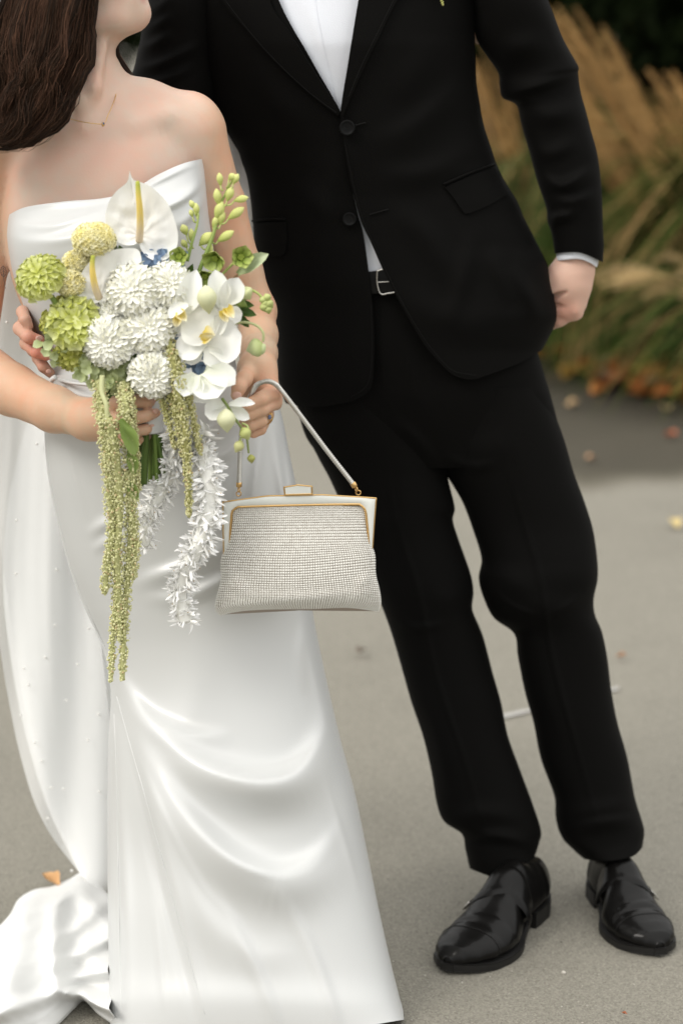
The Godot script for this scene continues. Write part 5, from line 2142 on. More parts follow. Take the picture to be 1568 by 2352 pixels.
func build_bouquet() -> void:
	var root := node("bouquet")
	tag(root, "cascading bridal bouquet of white dahlias, orchids and hanging green amaranth", "bouquet")
	var white := [Color(0.88, 0.87, 0.72), Color(0.93, 0.93, 0.895), Color(0.93, 0.93, 0.90)]
	var lime := [Color(0.50, 0.54, 0.10), Color(0.68, 0.71, 0.30), Color(0.72, 0.75, 0.38)]
	var olive := [Color(0.38, 0.40, 0.06), Color(0.58, 0.58, 0.17), Color(0.64, 0.64, 0.24)]
	var g_dark := Color(0.055, 0.10, 0.02)
	var g_mid := Color(0.16, 0.24, 0.05)
	var g_light := Color(0.42, 0.50, 0.16)
	var g_pale := Color(0.60, 0.64, 0.36)
	# stems gathered in the right hand, and foliage in the heart of the bunch
	for s in [[325, 940, 318, 1110, 6], [336, 940, 332, 1112, 7], [346, 950, 345, 1106, 6.5], [354, 950, 352, 1092, 6], [362, 950, 364, 1088, 6], [344, 940, 374, 1070, 5.5], [330, 950, 326, 1116, 5], [350, 945, 360, 1108, 5], [358, 945, 378, 1094, 5]]:
		var za := rng.randf_range(0.438, 0.468)
		stem(root, [lerpf(s[0], 330, 0.4), 850, 0.45, s[0], s[1], za, (s[0] + s[2]) * 0.5 + 2, (s[1] + s[3]) * 0.5, za + 0.004, s[2], s[3], za + 0.008], s[4], s[4] * 0.9, g_dark.lerp(g_mid, rng.randf() * 0.9))
	var rb := Buf.new()
	rb.tube(even3(p3([336, 905, 0.448, 342, 930, 0.452, 345, 960, 0.455, 346, 992, 0.456]), 20), PackedFloat32Array([S(30, 0.45)]), 20)
	put("ribbon", rb, M.satin, root)
	var leafm := petal(6, 3, 2.4, 0.25, -0.12, 0.1, 0.2, Color(0.06, 0.11, 0.025), Color(0.09, 0.155, 0.035), 0.4).mesh()
	for i in 64:
		var a := rng.randf() * TAU
		var r := sqrt(rng.randf())
		var u := 300 + cos(a) * r * 130
		var v := 730 + sin(a) * r * 150
		var e := Vector2(cos(a), sin(a)).rotated(rng.randf_range(-0.7, 0.7)) * 62.0
		lay(root, "leaf", leafm, M.green, [u, v, 0.42 + rng.randf() * 0.03], [u + e.x, v + e.y, 0.43 + rng.randf() * 0.03], 32, Vector3(rng.randfn(0, 0.4), rng.randfn(0, 0.4), 1))
	# anthuriums
	anthurium(root, [298, 391, 306, 412, 330, 420, 356, 436, 386, 468, 402, 508, 409, 540, 404, 572, 384, 594, 362, 599, 338, 590, 324, 572, 318, 558, 306, 562, 284, 562, 262, 548, 247, 522, 242, 494, 250, 464, 268, 438, 290, 420, 298, 404], [319, 540], [320, 553, 0.462, 322, 520, 0.474, 321, 480, 0.482, 318, 446, 0.485, 316, 415, 0.485], 0.458, 0.006)
	anthurium(root, [172, 700, 176, 668, 186, 630, 204, 604, 226, 586, 252, 575, 286, 570, 318, 574, 326, 610, 322, 660, 300, 700, 262, 720, 236, 704, 226, 694, 204, 704], [230, 684], [228, 684, 0.478, 219, 660, 0.488, 214, 634, 0.494, 212, 610, 0.496, 214, 586, 0.496], 0.470, 0.004)
	# blue hydrangea peeping out
	var blue := petal(4, 4, 5.0, 0.2, 0.05, 0.12, 0.3, Color(0.17, 0.24, 0.37), Color(0.26, 0.37, 0.54)).mesh()
	for h in [[366, 598, 0.452, 56, 22, 24], [464, 830, 0.462, 32, 26, 20], [404, 778, 0.455, 20, 18, 8]]:
		var hy := node("blue_hydrangea", root, P(h[0], h[1], h[2]))
		for i in h[5]:
			var a := rng.randf() * TAU
			var r := sqrt(rng.randf())
			var e := Vector3(cos(a) * r * S(h[3], 0.45), sin(a) * r * S(h[4], 0.45), 0.012 * (1.0 - r) + rng.randf() * 0.006)
			var g := rng.randf() * TAU
			var o := obj("petal", blue, M.petal, hy)
			o.transform = frame_at(e, Vector3(cos(g), sin(g), 0.2) * 0.013, Vector3(rng.randfn(0, 0.5), rng.randfn(0, 0.5), 1), 0.013)
	# yellow scabious
	scabious(root, 216, 549, 0.468, 49, 36)
	scabious(root, 178, 602, 0.452, 33, 26)
	scabious(root, 164, 648, 0.464, 34, 32)
	stem(root, [216, 575, 0.462, 210, 620, 0.45, 230, 700, 0.44], 4, 4, g_dark)
	stem(root, [170, 670, 0.45, 185, 700, 0.44, 220, 740, 0.44], 4, 4, g_dark)
	# zinnias, lime green
	stem(root, [118, 680, 0.48, 134, 706, 0.476, 150, 730, 0.46], 6.5, 6.5, g_mid, g_light)
	dahlia(root, "zinnia", 95, 640, 0.472, 56, Vector3(-0.25, 0.62, 0.75), 64, 0.2, 1.85, 0.44, 0.62, lime, M.petal, 22, 0.5)
	dahlia(root, "zinnia", 172, 742, 0.486, 62, Vector3(0.05, 0.45, 0.9), 46, 0.3, 1.6, 0.52, 0.42, lime, M.petal, 24, 0.55)
	dahlia(root, "zinnia", 120, 748, 0.470, 36, Vector3(-0.8, -0.1, 0.6), 34, 0.3, 1.7, 0.5, 0.5, olive, M.petal, 10, 0.5)
	dahlia(root, "zinnia", 165, 812, 0.482, 42, Vector3(-0.1, -0.35, 0.9), 38, 0.3, 1.7, 0.5, 0.5, olive, M.petal, 14, 0.5)
	dahlia(root, "zinnia", 150, 706, 0.462, 34, Vector3(-0.2, 0.6, 0.7), 34, 0.3, 1.7, 0.5, 0.5, olive, M.petal, 8, 0.5)
	# dahlias, white
	for d in [[308, 668, 0.482, 60, -0.1, 0.35, 96], [388, 654, 0.474, 52, 0.2, 0.4, 84], [340, 752, 0.487, 60, 0.05, 0.22, 96], [249, 784, 0.492, 58, -0.15, 0.05, 104], [352, 858, 0.496, 54, 0.0, -0.1, 104], [262, 726, 0.468, 42, -0.3, 0.3, 70]]:
		dahlia(root, "dahlia", d[0], d[1], d[2], d[3], Vector3(d[4], d[5], 0.95), d[6], 0.04, 1.75, 0.47, 0.66, white, M.floret, 30 if d[3] > 45 else 8)
	# pale green hydrangea under the dahlias
	var hyd := petal(4, 4, 6.0, 0.25, 0.05, 0.1, 0.35, Color(0.40, 0.46, 0.20), Color(0.58, 0.64, 0.38)).mesh()
	for h in [[134, 796, 0.472, 34, 40, 16], [205, 838, 0.478, 40, 28, 18], [252, 862, 0.478, 52, 26, 24], [300, 846, 0.470, 26, 24, 10]]:
		var hy := node("green_hydrangea", root, P(h[0], h[1], h[2]))
		for i in h[5]:
			var a := rng.randf() * TAU
			var r := sqrt(rng.randf())
			var e := Vector3(cos(a) * r * S(h[3], 0.47), sin(a) * r * S(h[4], 0.47), 0.014 * (1.0 - r) + rng.randf() * 0.008)
			var g := rng.randf() * TAU
			var o := obj("petal", hyd, M.petal, hy)
			o.transform = frame_at(e, Vector3(cos(g), sin(g), 0.2) * 0.0155, Vector3(rng.randfn(0, 0.5), rng.randfn(0, 0.5), 1), 0.0165)
	orchids(root)
	# dendrobium spray with green buds, upper right
	var sp := node("bud_spray", root)
	stem(sp, [448, 650, 0.452, 462, 610, 0.448, 482, 560, 0.44, 495, 520, 0.434, 505, 475, 0.43, 520, 440, 0.428, 534, 412, 0.426], 5.5, 2.2, g_mid, g_light)
	stem(sp, [430, 600, 0.45, 440, 560, 0.444, 452, 520, 0.438, 456, 490, 0.436], 4, 2, g_mid, g_light)
	for k in [[505, 412, 8, 16, 0.1, 512, 436], [532, 406, 9, 10, -0.9, 520, 430], [541, 411, 8, 14, -0.5, 526, 436], [527, 446, 10, 19, -0.35, 510, 474], [500, 453, 10, 21, 0.15, 506, 478], [553, 457, 9, 18, -1.35, 512, 470], [503, 484, 12, 24, -0.35, 498, 516], [509, 500, 9, 18, -0.2, 498, 524], [541, 490, 11, 24, -0.95, 500, 514], [494, 510, 8, 16, -0.35, 494, 530], [442, 470, 7, 12, 0.5, 452, 496], [451, 481, 8, 16, 0.1, 454, 500], [517, 543, 11, 24, -1.0, 486, 556], [472, 549, 13, 22, -0.8, 480, 572], [424, 528, 10, 14, 0.4, 440, 562], [440, 542, 8, 18, 0.05, 444, 570], [480, 575, 9, 18, -0.3, 470, 596], [424, 560, 8, 12, 0.6, 436, 580], [440, 490, 6, 10, 0.3, 452, 510]]:
		bud(sp, k[0], k[1], 0.432, k[2], k[3], k[4], Color(0.66, 0.68, 0.26), Color(0.44, 0.51, 0.13))
		var q := Vector2(k[0], k[1]) + Vector2(0, k[3] * 0.8).rotated(-k[4])
		stem(sp, [k[5], k[6], 0.43, lerpf(k[5], q.x, 0.6), lerpf(k[6], q.y, 0.5) + 5, 0.434, q.x, q.y, 0.432], 2.0, 2.0, g_light, Color(0.5, 0.54, 0.2), "stalk")
	# hellebores
	var hel := petal(5, 4, 4.0, 0.35, 0.25, 0.1, 0.35, Color(0.20, 0.29, 0.03), Color(0.46, 0.53, 0.17)).mesh()
	for h in [[413, 588, 0.458, 27, -0.1, 0.1], [497, 588, 0.448, 34, -0.3, -0.4], [551, 590, 0.452, 32, 0.25, 0.15], [470, 628, 0.448, 32, 0.1, -0.5], [430, 628, 0.450, 28, -0.2, -0.4]]:
		var hb := node("hellebore", root, P(h[0], h[1], h[2]))
		var ax := Vector3(h[4], h[5], 0.9).normalized()
		var e1 := ax.cross(Vector3.UP).normalized()
		var e2 := ax.cross(e1)
		for i in 5:
			var g: float = TAU * i / 5.0 + h[0]
			var d := (e1 * cos(g) + e2 * sin(g) + ax * 0.45).normalized()
			var o := obj("petal", hel, M.green, hb)
			o.transform = frame_at(Vector3.ZERO, d * S(h[3], 0.45) * 1.05, ax - d * 0.3, S(h[3], 0.45) * 1.15)
		var cb := Buf.new()
		cb.tint = Color(0.30, 0.38, 0.06)
		for i in 22:
			var g := i * 2.4
			cb.ball(ax * S(h[3], 0.45) * 0.3 + (e1 * cos(g) + e2 * sin(g)) * 0.0045 * sqrt(i / 22.0), Vector3.ONE * 0.0012, 5, 4)
		put("stamens", cb, M.green, hb)
	stem(root, [540, 600, 0.448, 520, 620, 0.445, 480, 660, 0.445], 3, 3, g_light)
	# leaves on the right
	var pale := petal(8, 4, 2.2, 0.25, -0.10, 0.08, 0.25, Color(0.30, 0.36, 0.18), Color(0.44, 0.50, 0.32), 0.45).mesh()
	lay(root, "leaf", pale, M.green, [546, 630, 0.45], [614, 582, 0.455], 42, Vector3(-0.2, 0.5, 1))
	stem(root, [548, 630, 0.45, 530, 644, 0.448, 500, 670, 0.445], 3, 3, Color(0.30, 0.17, 0.09))
	for l in [[536, 704, 582, 700, 24], [536, 716, 588, 722, 26], [540, 724, 572, 750, 22], [544, 694, 574, 680, 16], [548, 740, 576, 742, 18]]:
		lay(root, "leaf", leafm, M.green, [l[0], l[1], 0.455], [l[2], l[3], 0.462], l[4], Vector3(0.1, 0.6, 0.9))
	# drooping bud stalks on the right
	stem(root, [478, 678, 0.482, 505, 662, 0.478, 535, 657, 0.474, 560, 660, 0.474, 590, 672, 0.476, 606, 690, 0.476, 612, 704, 0.476], 3.2, 2.6, g_light)
	bud(root, 565, 674, 0.478, 19, 17, 0.6, Color(0.62, 0.66, 0.36), Color(0.56, 0.60, 0.30))
	bud(root, 552, 694, 0.470, 12, 20, 1.0, g_light, g_mid)
	for k in [[604, 690, 9], [614, 684, 10], [619, 698, 11], [607, 706, 11], [616, 711, 10], [610, 697, 10]]:
		bud(root, k[0], k[1], 0.478, k[2], k[2] * 1.1, rng.randf(), Color(0.50, 0.55, 0.22), Color(0.34, 0.40, 0.12))
	stem(root, [540, 742, 0.465, 565, 740, 0.47, 590, 748, 0.472, 604, 764, 0.474, 604, 784, 0.474], 3, 3, Color(0.52, 0.55, 0.28))
	bud(root, 586, 799, 0.476, 23, 22, -1.3, Color(0.40, 0.47, 0.16), Color(0.62, 0.68, 0.40))
	bud(root, 594, 803, 0.4765, 15, 20, -0.9, Color(0.55, 0.62, 0.34), Color(0.42, 0.5, 0.2))
	# hanging amaranth
	var am := Color(0.58, 0.59, 0.28)
	var am2 := Color(0.49, 0.48, 0.19)
	stem(root, [235, 862, 0.51, 234, 900, 0.516, 244, 930, 0.522, 246, 968, 0.522], 6, 5, Color(0.60, 0.62, 0.34))
	tassel(root, [226, 872, 0.49, 232, 930, 0.51, 240, 985, 0.518, 250, 1060, 0.512, 262, 1150, 0.502, 268, 1260, 0.494, 266, 1360, 0.488, 260, 1460, 0.486, 254, 1566, 0.484], 15, 7, am)
	tassel(root, [284, 878, 0.49, 288, 930, 0.515, 296, 1000, 0.514, 304, 1100, 0.504, 302, 1210, 0.496, 294, 1320, 0.490, 286, 1420, 0.486, 281, 1562, 0.484], 15, 10, am)
	tassel(root, [248, 960, 0.522, 262, 1010, 0.522, 270, 1080, 0.514, 276, 1160, 0.506, 270, 1270, 0.50, 274, 1380, 0.494, 276, 1470, 0.49], 19, 9, am)
	tassel(root, [240, 950, 0.515, 246, 1040, 0.512, 252, 1130, 0.505, 258, 1220, 0.5, 248, 1290, 0.496, 240, 1364, 0.494], 15, 10, am)
	tassel(root, [298, 900, 0.505, 308, 980, 0.505, 314, 1060, 0.50, 317, 1130, 0.496], 9, 5, am2)
	tassel(root, [290, 1080, 0.508, 300, 1170, 0.502, 312, 1250, 0.496, 306, 1330, 0.49], 12, 7, am)
	tassel(root, [386, 764, 0.49, 396, 830, 0.505, 410, 900, 0.512, 424, 980, 0.51, 430, 1060, 0.502, 433, 1120, 0.497, 434, 1188, 0.494], 13, 6.5, am2)
	tassel(root, [404, 800, 0.485, 418, 870, 0.502, 436, 930, 0.504, 450, 990, 0.5, 461, 1044, 0.496], 12, 5, am2)
	tassel(root, [366, 890, 0.485, 376, 930, 0.49, 390, 980, 0.49, 402, 1032, 0.488], 11, 5, am2)
	tassel(root, [392, 880, 0.492, 402, 940, 0.498, 414, 1000, 0.496, 424, 1050, 0.494], 11, 8, am2)
	tassel(root, [378, 880, 0.484, 396, 930, 0.488, 408, 970, 0.488], 14, 8, Color(0.24, 0.25, 0.05))
	var vein := petal(10, 6, 2.2, 0.3, -0.1, 0.12, 0.3, Color(0.22, 0.31, 0.08), Color(0.30, 0.40, 0.13), 0.45).mesh()
	lay(root, "leaf", vein, M.green, [276, 962, 0.53], [312, 1046, 0.524], 42, Vector3(0.3, 0.3, 1))
	lay(root, "leaf", vein, M.green, [296, 1030, 0.516], [310, 1090, 0.51], 30, Vector3(0.2, 0.2, 1))
	lay(root, "leaf", vein, M.green, [292, 1100, 0.51], [316, 1150, 0.505], 26, Vector3(0.2, 0.2, 1))
	# white flower spikes
	feather(root, [412, 985, 0.468, 404, 1040, 0.468, 390, 1090, 0.462, 364, 1140, 0.454, 342, 1190, 0.448, 330, 1250, 0.44], 36, 25)
	feather(root, [450, 990, 0.47, 470, 1060, 0.478, 480, 1130, 0.484, 474, 1200, 0.484, 452, 1260, 0.476, 426, 1310, 0.462, 412, 1360, 0.452, 428, 1425, 0.446], 39, 29)


func orchids(root: Node3D) -> void:
	var wide := petal(9, 8, 5.0, 0.16, -0.10, 0.05, 0.3, Color(0.86, 0.87, 0.80), Color(0.92, 0.93, 0.91), 0.55).mesh()
	var slim := petal(9, 6, 3.0, 0.24, -0.14, 0.03, 0.35, Color(0.86, 0.87, 0.80), Color(0.92, 0.93, 0.91), 0.5).mesh()
	var cupm := petal(9, 8, 5.0, 0.5, 0.28, 0.0, 0.45, Color(0.86, 0.88, 0.78), Color(0.92, 0.93, 0.91), 0.5).mesh()
	var lip := petal(6, 5, 3.0, 0.9, 0.35, 0.1, 0.6, Color(0.82, 0.66, 0.12), Color(0.90, 0.87, 0.70), 0.4).mesh()
	var n := Vector3(0, 0.15, 1)
	var specs := [
		# each: petals [mesh, base u v z, tip u v z, width, normal]
		[[slim, 420, 728, 0.488, 450, 622, 0.492, 62, n], [slim, 432, 700, 0.497, 384, 726, 0.502, 40, Vector3(-0.3, 0.7, 0.8)], [wide, 420, 712, 0.490, 492, 772, 0.502, 108, n], [slim, 426, 716, 0.486, 396, 768, 0.492, 36, n], [lip, 414, 716, 0.496, 432, 740, 0.505, 26, n], [lip, 410, 726, 0.5, 404, 752, 0.504, 22, n]],
		[[slim, 512, 704, 0.482, 494, 622, 0.488, 56, n], [wide, 512, 706, 0.484, 548, 640, 0.49, 58, Vector3(0.3, 0.2, 1)], [slim, 514, 704, 0.492, 500, 772, 0.498, 34, n], [wide, 514, 706, 0.482, 552, 736, 0.488, 44, n], [wide, 508, 708, 0.48, 480, 660, 0.482, 50, n], [lip, 522, 706, 0.494, 540, 732, 0.502, 28, n], [lip, 510, 712, 0.496, 524, 740, 0.5, 22, n]],
		[[wide, 468, 790, 0.492, 552, 770, 0.502, 112, n], [wide, 474, 786, 0.494, 404, 806, 0.502, 66, Vector3(-0.2, 0.3, 1)], [wide, 468, 792, 0.486, 424, 832, 0.494, 44, n], [slim, 474, 798, 0.496, 506, 840, 0.502, 52, n], [wide, 476, 780, 0.486, 500, 720, 0.492, 62, n], [lip, 470, 784, 0.502, 500, 780, 0.511, 34, Vector3(0.1, 0.8, 0.6)], [lip, 466, 778, 0.504, 494, 764, 0.51, 26, n]],
		[[cupm, 456, 862, 0.5, 428, 916, 0.512, 62, Vector3(-0.5, 0.2, 1)], [cupm, 464, 858, 0.506, 500, 918, 0.52, 88, Vector3(0.1, 0.3, 1)], [cupm, 468, 856, 0.498, 540, 890, 0.508, 60, Vector3(0.2, 0.6, 1)], [wide, 460, 866, 0.492, 470, 926, 0.50, 72, n], [wide, 500, 866, 0.49, 536, 872, 0.498, 48, Vector3(0, 0.8, 0.7)], [cupm, 450, 866, 0.505, 452, 914, 0.518, 40, n]],
		[[slim, 526, 930, 0.508, 584, 924, 0.516, 27, Vector3(0, 0.7, 0.8)], [slim, 530, 936, 0.504, 572, 962, 0.512, 32, n], [wide, 524, 932, 0.502, 470, 950, 0.506, 54, Vector3(-0.1, 0.5, 0.9)], [slim, 528, 938, 0.5, 540, 978, 0.504, 26, n], [slim, 520, 926, 0.498, 484, 936, 0.5, 36, Vector3(0, 0.8, 0.6)]]]
	for s in specs:
		var o := node("orchid", root)
		for q in s:
			var part := "lip" if q[0] == lip else "petal"
			lay(o, part, q[0], M.petal, [q[1], q[2], q[3]], [q[4], q[5], q[6]], q[7], q[8])
	var cream := Color(0.68, 0.69, 0.46)
	var gr := Color(0.40, 0.47, 0.18)
	bud(root, 476, 688, 0.506, 24, 34, 0.12, cream, Color(0.58, 0.60, 0.34))
	stem(root, [510, 915, 0.505, 522, 932, 0.51, 540, 962, 0.514, 556, 984, 0.514, 566, 1004, 0.512, 571, 1040, 0.508], 3.6, 2.4, g_of(0.2), g_of(0.5))
	bud(root, 520, 966, 0.525, 23, 29, 0.05, cream, Color(0.62, 0.64, 0.38))
	bud(root, 564, 996, 0.52, 15, 17, 0.5, Color(0.44, 0.48, 0.16), Color(0.52, 0.55, 0.24))
	bud(root, 548, 1026, 0.52, 13, 16, -0.5, Color(0.46, 0.47, 0.20), Color(0.54, 0.54, 0.28))
	bud(root, 577, 1054, 0.51, 10, 11, 0.1, Color(0.36, 0.38, 0.10), Color(0.34, 0.33, 0.10))
	stem(root, [556, 984, 0.514, 554, 1004, 0.517, 550, 1014, 0.519], 2.4, 2.2, gr, Color(-1, 0, 0), "stalk")
	stem(root, [556, 972, 0.512, 568, 978, 0.515, 570, 988, 0.518], 2.4, 2.2, gr, Color(-1, 0, 0), "stalk")
	stem(root, [470, 856, 0.50, 484, 850, 0.498, 494, 866, 0.50], 3.5, 3, Color(0.62, 0.66, 0.44), Color(-1, 0, 0), "stalk")


func g_of(t: float) -> Color:
	return Color(0.12, 0.18, 0.04).lerp(Color(0.42, 0.48, 0.18), t)


# ---------------------------------------------------------------- ground and planting

func build_ground() -> void:
	var b := Buf.new()
	var pts := PackedVector3Array()
	# rows and columns close together near the couple, wide apart towards the horizon
	var xs := PackedFloat32Array()
	var zs := PackedFloat32Array()
	for i in 121:
		var t := i / 60.0 - 1.0
		xs.append(signf(t) * (2.6 * absf(t) + 57.0 * pow(absf(t), 7.0)))
	for j in 161:
		var t := j / 80.0 - 1.0
		zs.append(-1.2 + (4.6 * t + (8.0 if t > 0.0 else 110.0) * pow(absf(t), 7.0) * signf(t)))
	for z in zs:
		for x in xs:
			pts.append(Vector3(x, 0.0, z))
	b.grid(pts, 121, 161)
	# soiling of the surface, and a darker, browner strip along the bed
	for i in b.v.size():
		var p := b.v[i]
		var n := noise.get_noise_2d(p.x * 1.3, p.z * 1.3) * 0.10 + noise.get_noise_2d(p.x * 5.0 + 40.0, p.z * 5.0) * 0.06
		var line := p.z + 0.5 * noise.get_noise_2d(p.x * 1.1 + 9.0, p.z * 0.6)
		var dark_strip := smoothstep(-2.7, -3.1, line) * smoothstep(0.30, 0.56, p.x + 0.1 * noise.get_noise_1d(p.z)) * smoothstep(-9.0, -7.0, p.z)
		var k := (1.0 + n) * lerpf(1.0, 0.29, dark_strip)
		b.c[i] = Color(k, k * lerpf(1.0, 0.95, dark_strip), k * lerpf(1.0, 0.84, dark_strip))
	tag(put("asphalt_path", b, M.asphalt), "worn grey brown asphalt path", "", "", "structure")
	# planted bed on the right and across the far side
	var edge := [-1.2, -9.5, 0.2, -9.0, 0.60, -6.2, 0.68, -4.75, 0.86, -4.25, 1.2, -3.98, 3.5, -3.8, 7.0, -3.7]
	pts = PackedVector3Array()
	var e := even2(v2(edge), 40)
	for j in 9:
		for q in e:
			var t := j / 8.0
			pts.append(Vector3(lerpf(q.x, q.x + 1.5, t), (0.04 + 0.05 * noise.get_noise_2d(q.x * 3.0, t * 9.0)) * smoothstep(0.0, 0.2, t) + 0.004, lerpf(q.y, -13.0, 1.0 - t) if false else lerpf(q.y, -13.0, t)))
	b = Buf.new()
	b.grid(pts, 41, 9)
	for i in range(0, b.ix.size(), 3):
		var s := b.ix[i]
		b.ix[i] = b.ix[i + 1]
		b.ix[i + 1] = s
	tag(put("soil_bed", b, M.soil), "dark soil bed under the grasses", "", "", "structure")
	# grit on the surface
	var gm := MultiMesh.new()
	gm.transform_format = MultiMesh.TRANSFORM_3D
	gm.use_colors = true
	var peb := Buf.new()
	peb.ball(Vector3.ZERO, Vector3(1, 0.6, 0.8), 6, 4)
	gm.mesh = peb.mesh()
	gm.instance_count = 1500
	for i in 1500:
		var gs := rng.randf_range(0.0008, 0.0022) * (2.0 if rng.randf() < 0.04 else 1.0)
		gm.set_instance_transform(i, Transform3D(Basis(Vector3.UP, rng.randf() * TAU).scaled(Vector3(gs, gs, gs)), Vector3(rng.randf_range(-1.1, 1.3), gs * 0.3, rng.randf_range(-1.8, 0.7))))
		var g := rng.randf_range(0.12, 0.5)
		gm.set_instance_color(i, Color(g, g * 0.95, g * 0.85))
	var gi := MultiMeshInstance3D.new()
	gi.name = "gravel"
	gi.multimesh = gm
	gi.material_override = M.leaf_dry
	tag(gi, "loose grit scattered over the asphalt", "gravel", "", "stuff")
	add_child(gi)
	# a chalk line drawn across the path
	pts = PackedVector3Array()
	for i in 25:
		var t := i / 24.0
		var c := G(lerpf(1130, 1420, t), lerpf(1656, 1584, t) + 3.0 * noise.get_noise_1d(t * 9.0))
		var w := 0.011 * (0.6 + 0.6 * absf(noise.get_noise_1d(40.0 + t * 14.0)) * 2.0)
		pts.append(c + Vector3(0, 0.004, -w))
	for i in 25:
		var p := pts[i]
		pts.append(Vector3(p.x, 0.004, G(lerpf(1130, 1420, i / 24.0), lerpf(1656, 1584, i / 24.0)).z + 0.010 * (0.6 + absf(noise.get_noise_1d(80.0 + i * 0.6)))))
	b = Buf.new()
	b.grid(pts, 25, 2)
	tag(put("chalk_line", b, M.chalk), "faint white chalk line on the asphalt", "", "", "structure")


func grass_plant(label: String, at: Vector3, seed_: int, spread: float, tall: float, lean: Vector3, blades: int, plumes: int, tone: Color, plume_tone: Color, droop := 0.05, group := "ornamental grasses along the path") -> Node3D:
	# fountain grass: arching blades in many tones, and feathery plumes on thin stalks
	var r := RandomNumberGenerator.new()
	r.seed = seed_
	var o := node("ornamental_grass", null, at)
	tag(o, label, "grass", group)
	var b := Buf.new()
	for i in blades:
		var a := r.randf() * TAU
		var out := Vector3(cos(a), 0, sin(a))
		var base := out * r.randf() * 0.12
		var h := tall * r.randf_range(0.5, 1.0)
		var reach := spread * r.randf_range(0.35, 1.0)
		var tip_drop := r.randf_range(0.1, 0.95) * h
		var w := r.randf_range(0.004, 0.0085)
		var sidev := Vector3(-out.z, 0, out.x)
		var c := tone.lerp(Color(0.13, 0.16, 0.04), pow(r.randf(), 2.0) * 0.7)
		if r.randf() < 0.16:
			c = Color(0.24, 0.16, 0.07)
		b.tint = c
		var row := b.v.size()
		for k in 9:
			var t := k / 8.0
			var p := base + out * reach * pow(t, 1.3) + lean * t * t * h + Vector3(0, h * sin(t * PI * 0.62) / sin(PI * 0.5) - tip_drop * pow(t, 3.0), 0)
			p.y = maxf(p.y, 0.01)
			var ww := w * (1.0 - pow(t, 2.0)) + 0.0006
			b.vert(p - sidev * ww, Vector2(0, t))
			b.vert(p + sidev * ww, Vector2(1, t))
			if k > 0:
				var n := row + k * 2
				b.ix.append_array(PackedInt32Array([n - 2, n, n - 1, n - 1, n, n + 1]))
	var m := put("blades", b, M.leaf_far, o)
	m.set_meta("kind", "stuff")
	if plumes == 0:
		return o
	b = Buf.new()
	for i in plumes:
		var a := r.randf() * TAU
		var out := Vector3(cos(a), 0, sin(a)) * r.randf_range(0.1, 0.4) * spread
		var h := tall * r.randf_range(0.75, 1.4)
		var path := PackedVector3Array()
		for k in 11:
			var t := k / 10.0
			path.append(out * (0.15 + t) + lean * h * pow(t, 1.15 + droop) + Vector3(0, h * t - droop * h * pow(t, 3.5), 0))
		b.tint = Color(0.2, 0.14, 0.06)
		b.tube(path, PackedFloat32Array([0.0016]), 4, false)
		# plume on the upper part: a soft spindle of short bristles
		b.tint = plume_tone * r.randf_range(0.55, 1.25)
		var from := r.randf_range(0.52, 0.66)
		for k in 190:
			var t := from + (1.0 - from) * r.randf()
			var p := cr3(path, t)
			var d := (cr3(path, minf(t + 0.03, 1.0)) - cr3(path, t - 0.03)).normalized()
			var e := (d * 1.5 + Vector3(r.randfn(0, 0.45), r.randfn(0, 0.45), r.randfn(0, 0.45))).normalized()
			var l := 0.052 * sin(PI * (t - from) / (1.0 - from) * 0.8 + 0.35)
			var sd := e.cross(Vector3(0.2, 0.3, 1)).normalized() * 0.0019
			var i0 := b.vert(p - sd)
			b.vert(p + sd)
			b.vert(p + e * l)
			b.tri(i0, i0 + 1, i0 + 2)
	m = put("plumes", b, M.leaf_far, o)
	m.set_meta("kind", "stuff")
	return o


